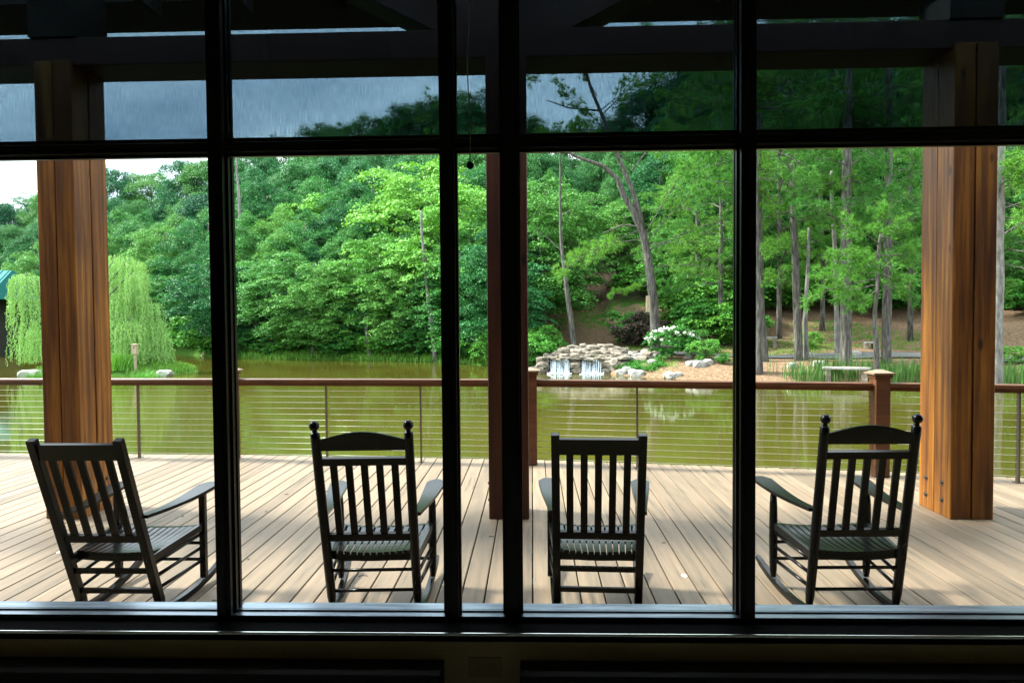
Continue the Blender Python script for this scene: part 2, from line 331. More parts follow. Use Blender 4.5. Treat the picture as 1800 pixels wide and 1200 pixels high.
# path along the bank
def ribbon(name, a0, a1, s0, s1, m, dz, wob=0):
    V, F = [], []; n = 120; k = 4
    for i in range(n + 1):
        a = a0 + (a1 - a0) * i / n; so = wob * mnoise.noise(Vector((a * 5, 1, 1)))
        for j in range(k + 1):
            r = shoreR(a) + s0 + so + (s1 - s0) * j / k; x, y = r * math.sin(a), r * math.cos(a); V.append((x, y, hz(x, y) + dz))
    for i in range(n):
        for j in range(k): q = i * (k + 1) + j; F.append((q, q + 1, q + k + 2, q + k + 1))
    me = bpy.data.meshes.new(name); me.from_pydata(V, [], F); return tag(link(name, me, m), kind='structure')
ribbon('path', az_px(835), az_px(2100), 4.6, 6.3, M['path'], .06, .5)

# ------------------------------------------------------------------ the room
WY = 2.40; WF = 2.308
def struct_box(name, a, b, m): return tag(MB().box(a, b).build(name, m), kind='structure')
struct_box('floor', (-7, -5, -.3), (7, WY + .1, 0), M['roomdark'])
struct_box('ceiling', (-7, -5, 3.0), (7, WY + .13, 3.2), M['roomdark'])
struct_box('wall_back', (-7, -5.2, 0), (7, -5, 3.0), M['roomdark'])
struct_box('wall_left', (-7.2, -5, 0), (-7, WY, 3.0), M['roomdark'])
struct_box('wall_right', (7, -5, 0), (7.2, WY, 3.0), M['roomdark'])
struct_box('wall_front', (-7, WF, 0), (7, WY + .13, .500), M['wallpaint'])
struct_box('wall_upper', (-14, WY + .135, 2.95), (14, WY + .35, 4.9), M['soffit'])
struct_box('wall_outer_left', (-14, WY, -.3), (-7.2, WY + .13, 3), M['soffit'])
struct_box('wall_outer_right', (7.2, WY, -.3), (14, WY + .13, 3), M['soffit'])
xw = lambda px, py=650: at_y(px, py, WY).x
ww = empty('window_wall', (0, WY, .5), label='black aluminium framed window wall with tall panes, seen from the dark room', cat='window')
def wl(mb, name, m, smooth=False): o = mb.build(name, m, ww, smooth=smooth); o.location = (0, -WY, -.5); return o
ZB, ZT0, ZT1 = .540, at_y(600, 275, WY + .098).z, at_y(600, 245, WY).z - .002
mull = [xw(372), xw(778), xw(884.5), xw(1329) - .052]; mw = [.052, .048, .056, .052]
mull = [mull[0] - 1.62, *mull, mull[3] + 1.5]; mw = [.052] + mw + [.052]
for x, wd in zip(mull, mw):
    b = MB().box((x, WY, ZB), (x + wd, WY + .10, 3.0), .002)
    b.box((x + wd * .3, WY - .006, ZB), (x + wd * .7, WY, 3.0)); b.box((x - .008, WY + .03, ZB), (x, WY + .045, 3.0)); b.box((x + wd, WY + .03, ZB), (x + wd + .008, WY + .045, 3.0))
    b.box((x - .005, WY + .07, ZB), (x, WY + .082, 3.0)); b.box((x + wd, WY + .07, ZB), (x + wd + .005, WY + .082, 3.0))
    wl(b, 'mullion', M['metal'])
X0, X1 = -6.9, 6.9
spans = [(X0, mull[0])] + [(mull[i] + mw[i], mull[i + 1]) for i in range(5)] + [(mull[5] + mw[5], X1)]
for a, b_ in spans:
    wl(MB().box((a, WY + .004, ZT0), (b_, WY + .098, ZT1), .002).box((a, WY + .03, ZT0 - .012), (b_, WY + .045, ZT0 - .001)).box((a, WY - .004, ZT0 + .02), (b_, WY + .003, ZT1 - .02)), 'transom_bar', M['metal'])
    wl(MB().box((a, WY + .052, ZB + .002), (b_, WY + .058, ZT0 - .003)), 'glass_pane', M['glass'])
    wl(MB().box((a, WY + .052, ZT1 + .003), (b_, WY + .058, 2.98)), 'glass_pane', M['glass'])
    wl(MB().box((a, WY + .006, ZB - .001), (b_, WY + .047, ZB + .006)).box((a, WY + .044, ZB + .007), (b_, WY + .051, ZB + .011)), 'glazing_track', M['sillmetal'])
    wl(MB().box((a, WY + .059, ZB - .001), (b_, WY + .125, ZB + .004)).box((a, WY + .059, ZB + .005), (b_, WY + .064, ZB + .009)), 'outer_sill', M['sillmetal'])
wl(MB().box((X0, WY, .502), (X1, WY + .11, ZB - .002), .002), 'bottom_rail', M['metal'])
wl(MB().box((X0, WF - .001, .5015), (X1, WY - .002, .531), .001), 'window_stool', M['stool_shade'])
wl(MB().box((X0, WF - .012, .524), (X1, WF - .002, .5345), .003), 'stool_nosing', M['trim'])

# roller shades, one in each bay
names = [('grey screen roller shade in the window bay before the leftmost timber post', 0), ('grey screen roller shade above the second rocking chair, open sky behind it', 1),
         ('narrow grey screen roller shade in the slim bay behind the pull cord', 2), ('grey screen roller shade above the third rocking chair, pine boughs behind it', 3), ('grey screen roller shade in the rightmost bay, dark pines behind it', 4)]
for lab, i in names:
    a, b_ = mull[i] + mw[i] + .004, mull[i + 1] - .004
    s = empty('roller_shade', ((a + b_) / 2, WY + .02, 2.94), label=lab, cat='roller shade', group='roller shades over the upper panes'); h = (b_ - a) / 2; zt = ZT1 - 2.94
    MB().box((-h, -.0006, zt + .018), (h, .0006, 0)).build('shade_fabric', M['shade'], s)
    MB().box((-h, -.006, zt + .003), (h, .006, zt + .017), .002).build('hem_bar', M['metal'], s)
    MB().tube([(-h, 0, .022), (h, 0, .022)], .02, 12).build('roller_tube', M['metal'], s)
cx = at_y(826, 150, 2.33).x; ct = empty('pull_cord', (cx, 2.33, at_y(826, 291, 2.33).z), label='thin pull cord with a small dark ball at its end', cat='cord')
zc = 3.0 - ct.location.z
MB().tube([(-.004 + .004 * math.sin(k * .9), 0, zc * k / 14) for k in range(15)], .0017, 6).build('cord', mat('cord_tan', (.6, .46, .26), .7), ct)
MB().ball((-.002, 0, 0), .0125, sz=1.05, sub=3).build('cord_ball', M['blackunit'], ct, smooth=True)
# outlet and dark units by the floor
p = at_y(853, 1171, WF); ot = empty('wall_outlet', (p.x, WF - .001, p.z), label='wall outlet with two sockets on the olive wall under the window', cat='outlet')
MB().box((-.057, -.006, -.035), (.057, 0, .035), .002).build('outlet_plate', M['outlet'], ot)
for sx in (-.024, .024):
    so_ = MB().tube([(sx, -.0062, 0), (sx, -.0085, 0)], .016, 16).build('socket', M['outlet'], ot)
    MB().box((sx - .007, -.0095, -.003), (sx - .005, -.0087, .006)).box((sx + .005, -.0095, -.003), (sx + .007, -.0087, .006)).box((sx - .002, -.0095, -.010), (sx + .002, -.0087, -.006)).build('socket_slot', M['blackunit'], ot)
for x0, x1, lab in ((-6.5, xw(788, 1190), 'long black low cabinet against the wall left of the outlet'), (xw(916, 1190), 6.5, 'long black low cabinet against the wall right of the outlet')):
    zt = at_y(600, 1183, 2.2).z; o = empty('low_cabinet', ((x0 + x1) / 2, 2.2, 0), label=lab, cat='cabinet'); hw = (x1 - x0) / 2
    MB().box((-hw, 0, 0), (hw, .10, zt - .022)).build('cabinet_body', M['blackunit'], o); MB().box((-hw, -.01, zt - .02), (hw, .10, zt), .003).build('cabinet_top', M['blackunit'], o)

# ------------------------------------------------------------------ deck
edge = [at_z(x, y, 0) for x, y in ((-1000, 790), (-300, 795), (0, 796.5), (418, 799.5), (932, 808), (1545, 829), (1800, 840), (2400, 868))]
EX, EY = [p.x for p in edge], [p.y for p in edge]
deck = empty('deck', (0, WY + .14, 0), kind='structure')
PITCH, GAP = .1395, .0085
x = -12.0; nb = 0
while x < 10.2:
    ye = float(np.interp(x + PITCH / 2, EX, EY)) + .02; y0 = WY + .14
    jt = random.uniform(3.2, 5.6) if nb % 2 else None
    segs = [(y0, ye)]
    for a, b_ in segs:
        l_ = b_ - a; b = MB().box((0, 0, -.025), (PITCH - GAP, l_, 0), .003)
        b.build('deck_board', M['deck'], deck, loc=(x, a - y0, random.uniform(-.0012, .0012)))
    x += PITCH; nb += 1
b = MB()
for k in range(14): b.box((-12, .1 + k * .55, -.28), (10.2, .14 + k * .55, -.03))
ob = b.build('joist', M['deckdark'], deck)
for o in (ob,):
    me = o.data
# trim joists to the deck edge
ob['kind'] = 'stuff'
for i in range(len(edge) - 1):
    a, b_ = edge[i], edge[i + 1]
    MB().bar((a.x, a.y - y0 + .035, -.15), (b_.x, b_.y - y0 + .035, -.15), .03, .25).build('fascia_board', M['rail'], deck)
bpy.data.objects.remove(ob)
b = MB()
ys = [y0 + .2, y0 + 1.6, y0 + 3.0, y0 + 3.9]
for yy in ys: b.box((-12, yy - y0, -.27), (10.2, yy - y0 + .05, -.03))
b.build('joist', M['deckdark'], deck)
for (px, py, r, lab) in ((1203, 1011, .021, 'small white round spot on the deck boards right of the third chair'), (104, 970, .017, 'small white spot on the deck boards left of the first chair')):
    p = at_z(px, py, .001); b = MB(); n = 14
    pts = [(r * random.uniform(.8, 1.1) * math.cos(2 * math.pi * k / n), r * 1.3 * random.uniform(.8, 1.1) * math.sin(2 * math.pi * k / n)) for k in range(n)]
    b.hexa([(a, c, 0) for a, c in pts], [(a * .8, c * .8, .002) for a, c in pts]); o = b.build('deck_spot', M['spot'], loc=(p.x, p.y, .0015)); tag(o, lab, 'spot')
p = at_z(638, 1012, .004); o = MB().tube([(-.03, 0, .003), (-.012, .012, .004), (.01, .014, .006), (.028, .004, .003)], .0022, 6).build('twig', M['bark'], loc=(p.x, p.y, .001)); tag(o, 'tiny curled twig on the deck under the second chair', 'twig')
p = at_z(378, 1055, .004); o = MB().tube([(-.02, .01, .003), (0, .002, .005), (.02, .012, .003)], .003, 6).build('twig', M['bark'], loc=(p.x, p.y, .001)); tag(o, 'tiny dark leaf scrap on the deck by the first chair rocker', 'twig')

for k in range(16):
    x_, y_ = random.uniform(-3.5, 4.5), random.uniform(3.6, 6.5); an = random.uniform(0, 6.28); l_ = random.uniform(.008, .02)
    o = MB().tube([(-l_, 0, .003), (0, l_ * .4, .005), (l_, 0, .003)], .003, 5).build('leaf_scrap', M['bark'], loc=(x_, y_, .001)); o.rotation_euler = (0, 0, an); tag(o, 'tiny dark leaf scrap lying loose on the deck boards', 'leaf scrap', 'leaf scraps on the deck')
# ------------------------------------------------------------------ railing
rb = [(-900, 793), (-130, 799), (408, 806), (932, 815), (1545, 836.5), (2250, 868)]
RP = [at_z(x, y, 0) for x, y in rb]
rail = empty('deck_railing', (RP[3].x, RP[3].y, 0), label='cable railing with reddish wood top rail along the deck edge', cat='railing')
def rl(mb, name, m, smooth=False): o = mb.build(name, m, rail, smooth=smooth); o.location = -Vector((RP[3].x, RP[3].y, 0)); return o
for i, p in enumerate(RP):
    hw = .074 if i != 3 else .08
    b = MB().box((p.x - hw, p.y - hw, 0), (p.x + hw, p.y + hw, 1.035), .006).box((p.x - hw - .012, p.y - hw - .012, 1.0), (p.x + hw + .012, p.y + hw + .012, 1.034))
    po = rl(b, 'railing_post', M['rail'])
    c = hw + .035
    cp = MB().box((p.x - c, p.y - c, 1.036), (p.x + c, p.y + c, 1.052)); cp.hexa([(p.x + a * c * .9, p.y + d * c * .9, 1.053) for a, d in ((-1, -1), (1, -1), (1, 1), (-1, 1))], [(p.x + a * .02, p.y + d * .02, 1.082) for a, d in ((-1, -1), (1, -1), (1, 1), (-1, 1))])
    cpo = cp.build('post_cap', M['cap'], po)
bal = {1: [(245, 804)], 2: [(577, 808), (742, 810.7)], 3: [(1120, 821)], 4: [(1788, 847)], 0: [(-500, 796)]}
for i in range(len(RP) - 1):
    a, c = RP[i], RP[i + 1]; d = (c - a).normalized(); a2, c2 = a + d * .083, c - d * .083
    rl(MB().bar((a2.x, a2.y, .93), (c2.x, c2.y, .93), .135, .036, bev=.005), 'top_rail', M['rail'])
    rl(MB().bar((a2.x, a2.y, .889), (c2.x, c2.y, .889), .04, .044), 'sub_rail', M['rail'])
    for k in range(12):
        z = .06 + k * .068; rl(MB().tube([(a2.x, a2.y, z), (c2.x, c2.y, z)], .0026, 6), 'cable', M['steel'], True)
    for (px, py) in bal.get(i, []):
        q = at_z(px, py, 0); t_ = (q - a).dot(d); q = a + d * t_
        s = rl(MB().box((q.x - .009, q.y - .02, .006), (q.x + .009, q.y + .02, .866)).box((q.x - .035, q.y - .035, 0), (q.x + .035, q.y + .035, .0055)), 'baluster', M['steelpost'])
rail.location.z = 0

# ------------------------------------------------------------------ timber posts and porch roof
PB = at_z(1707, 913, 0); PYF = at_z(110, 911, 0).y
def timber_post(px, lab, m, wd=.33, dp=.44, bolts=1):
    p = at_z(px, 912, 0); y = at_z(900, 912, 0).y; o = empty('timber_post', (p.x, y, 0), label=lab, cat='post', group='timber posts on the deck')
    g = .010; tw, td = (wd - g) / 2, (dp - g) / 2
    for ix, iy in ((0, 0), (1, 0), (0, 1), (1, 1)):
        x0 = -wd / 2 + ix * (tw + g); y0_ = iy * (td + g); off = -.006 if ix ^ iy else 0
        MB().box((x0, y0_ + off, 0), (x0 + tw, y0_ + td + off, 3.73), .005).build('timber', m, o)
    MB().box((-wd / 2 + .02, .02, .01), (wd / 2 - .02, dp - .02, 3.7)).build('post_core', M['deckdark'], o)
    if bolts:
        sx = -1 if px > 500 else 1
        for (yy, zz) in ((.11, .13), (.11, .27), (.33, .12), (.33, .26)):
            x_ = sx * wd / 2
            MB().tube([(x_, yy, zz), (x_ + sx * .004, yy, zz)], .022, 14).tube([(x_ + sx * .004, yy, zz), (x_ + sx * .014, yy, zz)], .013, 6).build('bolt', M['bolt'], o)
    return p.x, y
lx, _ = timber_post(112, 'thick paired timber post at the left, its right face lit, behind the first chair', M['timber'], .31, .43)
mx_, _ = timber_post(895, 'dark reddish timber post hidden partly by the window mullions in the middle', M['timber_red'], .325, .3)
rx, py_ = timber_post(1706, 'thick orange timber post with four bolts at the right, behind the fourth chair', M['timber'], .335, .44)
roof = empty('porch_roof', (0, py_, 3.62), label='dark porch roof with a header beam across the tops of the timber posts', cat='roof')
def rf(mb, name, m): o = mb.build(name, m, roof); o.location = (0, -py_, -3.62); return o
zb0 = at_y(480, 140, py_ + .42).z; zb1 = at_y(480, 66, py_ + .1).z
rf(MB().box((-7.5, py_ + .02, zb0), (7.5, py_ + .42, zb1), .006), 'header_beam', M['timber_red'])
ye = 6.5; ze = at_y(480, 53, ye).z
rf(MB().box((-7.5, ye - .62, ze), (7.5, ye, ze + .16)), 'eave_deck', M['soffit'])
rf(MB().box((-7.5, WY + .36, ze + .002), (7.5, 4.0, ze + .16)), 'unseen_light_block', M['soffit'])  # out of view, added to keep skylight off the posts' house-side faces
for k in range(-9, 10): rf(MB().box((k * .8 - .03, WY + .36, ze - .14), (k * .8 + .03, ye - .63, ze)), 'unseen_open_rafter', M['soffit'])  # out of view, left open so skylight reaches the near deck boards
a, c = at_y(767, 62, py_).x, at_y(1000, 57, py_).x
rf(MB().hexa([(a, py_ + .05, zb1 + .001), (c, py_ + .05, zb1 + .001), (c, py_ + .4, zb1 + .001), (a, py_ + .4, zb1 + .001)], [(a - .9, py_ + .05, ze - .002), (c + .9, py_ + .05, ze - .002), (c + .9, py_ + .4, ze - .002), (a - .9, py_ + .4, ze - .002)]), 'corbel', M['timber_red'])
for xx, w_ in ((lx, .31), (rx, .335)):
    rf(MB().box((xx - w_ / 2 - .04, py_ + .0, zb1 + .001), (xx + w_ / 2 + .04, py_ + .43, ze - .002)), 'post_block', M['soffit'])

# ------------------------------------------------------------------ rocking chairs
def rocking_chair(finial, lab, px, rz, lean=.27):
    foot = at_z(px, 1061, .06); o = empty('rocking_chair', (foot.x, foot.y, 0), rz, label=lab, cat='rocking chair', group='black rocking chairs facing the pond')
    m = M['chair']; W = .232 if finial else .218          # half distance of rear posts
    TOPZ, TY = (1.055, -lean) if finial else (1.03, -lean)
    py = lambda z: TY * (z - .05) / 1.0
    post = lambda s, z: Vector((s * W * (1 + .0 * z), py(z), z))
    for s in (-1, 1):
        b = MB()
        if finial:
            prof = [(.045, .014), (.07, .019), (.12, .024), (.3, .025), (.6, .025), (.9, .024), (TOPZ - .04, .024), (TOPZ - .008, .023), (TOPZ, .018)]
            b.tube([post(s, z) for z, r in prof], [r for z, r in prof], 14)
            b.tube([post(s, TOPZ), post(s, TOPZ + .012)], [.012, .012], 12)
            b.ball(post(s, TOPZ + .034), .026, sub=3)
            b.build('back_post', m, o, smooth=True)
        else:
            b.bar(post(s, .045), post(s, .1), .032, .032, w2=.042, h2=.042, up=Vector((0, 1, 0))); b.bar(post(s, .101), post(s, TOPZ), .042, .042, up=Vector((0, 1, 0)), bev=.003); b.build('back_post', m, o)
        # front leg
        fx = s * (W + .045); prof = [(.06, .015), (.10, .021), (.2, .024), (.3, .025), (.42, .024), (.5, .022), (.575, .017)]
        if finial: MB().tube([(fx, .40, z) for z, r in prof], [r for z, r in prof], 12).build('front_leg', m, o, smooth=True)
        else: MB().bar((fx, .40, .06), (fx, .40, .575), .036, .036, up=Vector((0, 1, 0)), bev=.003).build('front_leg', m, o)
        # rocker
        pts = [(s * (W + .0 + .048 * (t / 1.0)), -.20 + .86 * t, .018 + .34 * ((-.20 + .86 * t) - .20) ** 2) for t in [k / 16 for k in range(17)]]
        MB().sweep(pts, [(.030, .036) if 0 < k < 16 else (.026, .022) for k in range(17)]).build('rocker', m, o)
        # arm, wide and rounded in front
        b = MB(); n = 14; outl, outr = [], []
        for k in range(n + 1):
            t = k / n; yy = py(.59) + .02 + t * .66; wi = .024 + .032 * (3 * t * t - 2 * t ** 3) if t < .93 else .056 * math.sqrt(max(.05, 1 - ((t - .93) / .075) ** 2))
            cxm = s * (W + .012 + .055 * t); z = .592 - .012 * math.sin(t * math.pi) - .006 + .02 * t * t
            outl.append((cxm - wi, yy, z)); outr.append((cxm + wi, yy, z))
        up_ = [b.bm.verts.new((q[0], q[1], q[2] + .018)) for q in outl] + [b.bm.verts.new((q[0], q[1], q[2] + .018)) for q in outr]
        lo = [b.bm.verts.new(q) for q in outl] + [b.bm.verts.new(q) for q in outr]; m1 = n + 1
        for k in range(n):
            b.bm.faces.new((up_[k], up_[k + 1], up_[m1 + k + 1], up_[m1 + k])); b.bm.faces.new((lo[k], lo[m1 + k], lo[m1 + k + 1], lo[k + 1]))
            b.bm.faces.new((up_[k], lo[k], lo[k + 1], up_[k + 1])); b.bm.faces.new((up_[m1 + k], up_[m1 + k + 1], lo[m1 + k + 1], lo[m1 + k]))
        b.bm.faces.new((up_[0], up_[m1], lo[m1], lo[0])); b.bm.faces.new((up_[n], lo[n], lo[m1 + n], up_[m1 + n]))
        b.build('armrest', m, o)
        for z0, z1 in ((.16, .17), (.235, .25), (.31, .335)):
            q = post(s, z0); MB().tube([(q.x, q.y, z0), (fx, .40, z1)], .010, 8).build('side_stretcher', m, o, smooth=True)
    for z in (.15, .275):
        q0, q1 = post(-1, z), post(1, z)
        if finial: MB().tube([q0, q1], .0095, 8).build('rear_stretcher', m, o, smooth=True)
        else: MB().bar(q0, q1, .02, .026).build('rear_stretcher', m, o)
    for z in (.17, .27): MB().tube([(-W - .045, .4, z), (W + .045, .4, z)], .0105, 8).build('front_stretcher', m, o, smooth=True)
    # seat: slats from back to front over curved cross bars
    def sz(y, x): return .372 - .022 * (1 - (x / .27) ** 2) - .018 * math.sin((y - .0) / .47 * math.pi) * .8 + .09 * max(0, y) ** 1.2 * .9
    ns = 13; ya, yb = -.045, .435
    for k in range(ns):
        u = (k + .5) / ns * 2 - 1; x0 = u * (W - .004); x1 = u * (W + .05)
        if abs(u) > .93: ya_, yb_ = .0, .37
        else: ya_, yb_ = ya, yb
        pts = [(x0 + (x1 - x0) * t, ya_ + (yb_ - ya_) * t, sz(ya_ + (yb_ - ya_) * t, x0) - (.022 * max(0, t - .85) / .15)) for t in [j / 8 for j in range(9)]]
        MB().sweep(pts, (.0285, .013)).build('seat_slat', m, o)
    for yy, ex in ((-.03, 0), (.40, .04)):
        pts = [(x_, yy, sz(yy, x_) - .024) for x_ in [(-1 + 2 * j / 10) * (W + ex) for j in range(11)]]
        MB().sweep(pts, (.028, .032)).build('seat_crossbar', m, o)
    for s in (-1, 1): MB().bar((s * W, -.08, .34), (s * (W + .045), .4, .375), .02, .04).build('seat_side_rail', m, o)
    # back
    zl, zu = .475, (.90 if finial else .965)
    p0, p1 = post(-1, zl), post(1, zl); MB().bar(p0, p1, .022, .042, up=Vector((0, -.28, 1))).build('lower_back_rail', m, o)
    p0, p1 = post(-1, zu), post(1, zu); MB().bar(p0, p1, .024, .04 if finial else .085, up=Vector((0, -.28, 1))).build('upper_back_rail', m, o)
    for k in range(5):
        x_ = (-1 + 2 * (k + 1) / 6) * W; q0, q1 = Vector((x_, py(zl), zl)), Vector((x_, py(zu), zu))
        MB().bar(q0, q1, .036, .012, up=Vector((0, 1, .28))).build('back_slat', m, o)
    if finial:
        b = MB(); n = 16; rows = []
        for k in range(n + 1):
            u = -1 + 2 * k / n; x_ = u * W; zb = .958; zt = 1.012 + .045 * math.cos(u * math.pi / 2) ** 1.2
            rows.append([b.bm.verts.new((x_, py(z) + d - .012 * (1 - u * u) * 0, z)) for z, d in ((zb, -.011), (zt, -.011), (zt, .011), (zb, .011))])
        for k in range(n):
            for j in range(4): i2 = (j + 1) % 4; b.bm.faces.new((rows[k][j], rows[k][i2], rows[k + 1][i2], rows[k + 1][j]))
        b.bm.faces.new(rows[0]); b.bm.faces.new(rows[-1][::-1]); b.build('crest_rail', m, o)
    return o
rocking_chair(False, 'leftmost black rocking chair, square posts and flat top rail, before the left timber post', 215, R(0), .36)
rocking_chair(True, 'black rocking chair with ball finials and arched crest, second from left', 660, R(3), .31)
rocking_chair(False, 'black rocking chair with square posts and flat top rail, third from left', 1050, R(-3))
rocking_chair(True, 'rightmost black rocking chair, ball finials and arched crest, near the orange timber post', 1498, R(1), .18)

# ------------------------------------------------------------------ trees
def make_crown(H, rad, z0, nclump, nleaf, lsize, flat=.42, seed=0, top_round=1.0):
    """Leaves gathered on many flattened boughs round a domed crown; returns leaf corners and bough centres."""
    g = np.random.default_rng(seed); cs = []
    while len(cs) < nclump:
        u = g.uniform(-1, 1, 3); rr = np.linalg.norm(u)
        if rr > 1 or rr < .35: continue
        if g.uniform() > rr ** 1.5 + .15: continue
        zz = (u[2] + 1) / 2; prof = 1 if zz < .6 else 1 - .25 * (zz - .6)
        cs.append((u[0] * rad * prof, u[1] * rad * prof, z0 + (H - z0) * (zz * .93 + .03)))
    cs = np.array(cs); P, Nn = [], []
    for c in cs:
        rc = rad * g.uniform(.14, .29); n = int(nleaf * (rc / (rad * .3)) ** 2); sub = 5 + int(g.integers(0, 4))
        sc_ = g.normal(size=(sub, 3)) * np.array([rc * .5, rc * .5, rc * .18])
        k = g.integers(0, sub, n); d = unit(g.normal(size=(n, 3))); d[:, 2] = np.where(d[:, 2] < -.1, -d[:, 2] * .6, d[:, 2])
        r2 = rc * g.uniform(.35, .8, n)[:, None] * (1 - .3 * g.uniform(0, 1, n)[:, None] ** 2)
        p = c + sc_[k] + d * r2 * np.array([1, 1, flat]); p[:, 2] -= .18 * (np.linalg.norm(p[:, :2] - c[:2], axis=1) ** 2) / rc
        P.append(p); Nn.append(d * .75 + np.array([0, 0, .55]) + g.normal(size=(n, 3)) * .42)
    P = np.concatenate(P); Nn = np.concatenate(Nn); return leaf_quads(P, Nn, lsize), cs
def trunk_mesh(H, r0, z0, cs, seed=0, nb=18, lean=.4):
    rd = random.Random(seed); b = MB(); pts = []; n = 9; ph = rd.uniform(0, 6)
    for k in range(n):
        t = k / (n - 1); pts.append(Vector((math.sin(ph + t * 3) * lean * t, math.cos(ph + t * 2.4) * lean * t, H * .9 * t - (.4 if k == 0 else 0))))
    b.tube(pts, [r0 * (1.35 if k == 0 else 1) * (1 - .85 * k / (n - 1)) for k in range(n)], 9)
    idx = list(range(len(cs))); rd.shuffle(idx)
    for i in idx[:nb]:
        c = Vector(cs[i]); tz = max(z0 * .7, c.z - rd.uniform(.15, .3) * H * .6); t = min(.95, tz / (H * .9)); k = t * (n - 1); a = pts[int(k)].lerp(pts[min(n - 1, int(k) + 1)], k % 1)
        mid = a.lerp(c, .5) + Vector((0, 0, .06 * H * rd.uniform(-.3, 1))); r = r0 * (1 - .8 * t) * .45
        b.tube([a, mid, c], [r, r * .6, r * .2], 5)
    return b.mesh('trunk', True)
protos = {}
def proto(kind, H, rad, z0, ncl, nl, ls, r0, seed, leafm, barkm, **kw):
    V, cs = make_crown(H, rad, z0, ncl, nl, ls, seed=seed, **kw)
    cm = fast_mesh('crown', V, 4); cm.materials.append(M[leafm]); tm = trunk_mesh(H, r0, z0, cs, seed); tm.materials.append(M[barkm])
    protos.setdefault(kind, []).append((tm, cm, H))
for s in range(3): proto('large', 16, 5.0, 2.6, 215, 760, .165, .26, 20 + s, 'leaf_far', 'bark', flat=.9)
for s in range(3): proto('mid', 11, 3.7, 1.5, 160, 700, .13, .17, 40 + s, 'leaf', 'bark_pale', flat=.72)
for s in range(3): proto('small', 7, 2.9, .5, 110, 480, .125, .10, 60 + s, 'leaf', 'bark_pale')
for s in range(2): proto('bright', 7.5, 2.8, 1.0, 110, 560, .12, .10, 80 + s, 'leaf_bright', 'bark_pale')
for s in range(3): proto('shrub', 2.2, 1.5, .05, 60, 260, .13, .04, 90 + s, 'shrub', 'bark', flat=.7)
def put_tree(kind, px, r, h, label, group=None, name='broadleaf_tree', cat='tree', v=None, wide=1.0, dz=0):
    tm, cm, H = random.choice(protos[kind]) if v is None else protos[kind][v % len(protos[kind])]
    p = gpos(px, r); o = empty(name, (p.x, p.y, p.z + dz), random.uniform(0, 6.28), label=label, cat=cat, group=group); s = h / H; o.scale = (s * wide, s * wide, s)
    link('trunk', tm, None, o); link('crown', cm, None, o); return o
SKX = [-400, 0, 60, 120, 185, 300, 360, 440, 520, 560, 620, 700, 770, 840, 900, 950, 1010, 1060, 1110, 1180, 1250, 1330, 1500, 1800, 2300]
SKY_ = [380, 362, 340, 325, 315, 288, 284, 245, 225, 218, 200, 196, 165, 152, 172, 215, 215, 200, 180, 120, 60, 40, 20, 10, 10]
def top_h(px, r, ty):                               # height a tree needs for its top to reach that line in the view
    p = gpos(px, r); d = ray(px, ty); t = math.hypot(p.x, p.y) / math.hypot(d.x, d.y); return CAM.z + d.z * t - p.z
def where(px):
    for lim, w_ in ((60, 'left of the left timber post'), (190, 'behind the left timber post'), (370, 'between the willow and the first mullion'), (560, 'seen above the second chair, towards its left'),
                    (780, 'seen above and right of the second chair'), (900, 'seen through the slim window bay'), (1100, 'behind the waterfall'), (1300, 'right of the forked pine'),
                    (1480, 'behind the leftmost tall pines'), (1640, 'between the tall pines and the orange post'), (1760, 'behind the orange post')):
        if px < lim: return w_
    return 'at the right edge of the view'
# rows of the wooded hill, from the shore upwards
rows = [(1.6, 0.02, 'small', 54), (5.5, .20, 'mid', 52), (10, .38, 'mid', 52), (16, .58, 'mid', 50), (24, .78, 'large', 50), (34, 1.0, 'large', 56)]
rown = ['low leafy tree overhanging the far shore', 'leafy tree just up the far bank', 'broadleaf tree at the foot of the hillside', 'broadleaf tree on the lower hillside', 'tall broadleaf tree high on the hillside', 'tall tree forming the skyline of the hill']
for ri, (s, f, kind, step) in enumerate(rows):
    px = -140 + ri * 17
    while px < 2000:
        if px < 915 or (s >= 13 and not (ri == 3 and 985 < px < 1140)):
            a = az_px(px); r = shoreR(a) + s + random.uniform(-1, 1.5) * (1 if ri < 2 else 2.2)
            if px > 915: r += 6
            sk = float(np.interp(px, SKX, SKY_)); low = float(np.interp(px, [0, 300, 500, 800, 900], [520, 470, 455, 470, 430]))
            ty = low + (sk - low) * f + random.uniform(-22, 20 if ri < 5 else 6); h = top_h(px, r, ty)
            if px > 915: h = min(h, 21 if ri >= 3 else 15)
            h = max(5, min(h, 26))
            put_tree(kind if h > 8 or kind == 'small' else 'mid', px, r, h, rown[ri] + ', ' + where(px), 'trees on the wooded hillside', wide=random.uniform(.95, 1.2) if ri == 0 else random.uniform(.66, .95))
        px += step * random.uniform(.8, 1.2) * (1.0 if px < 915 else 1.15)
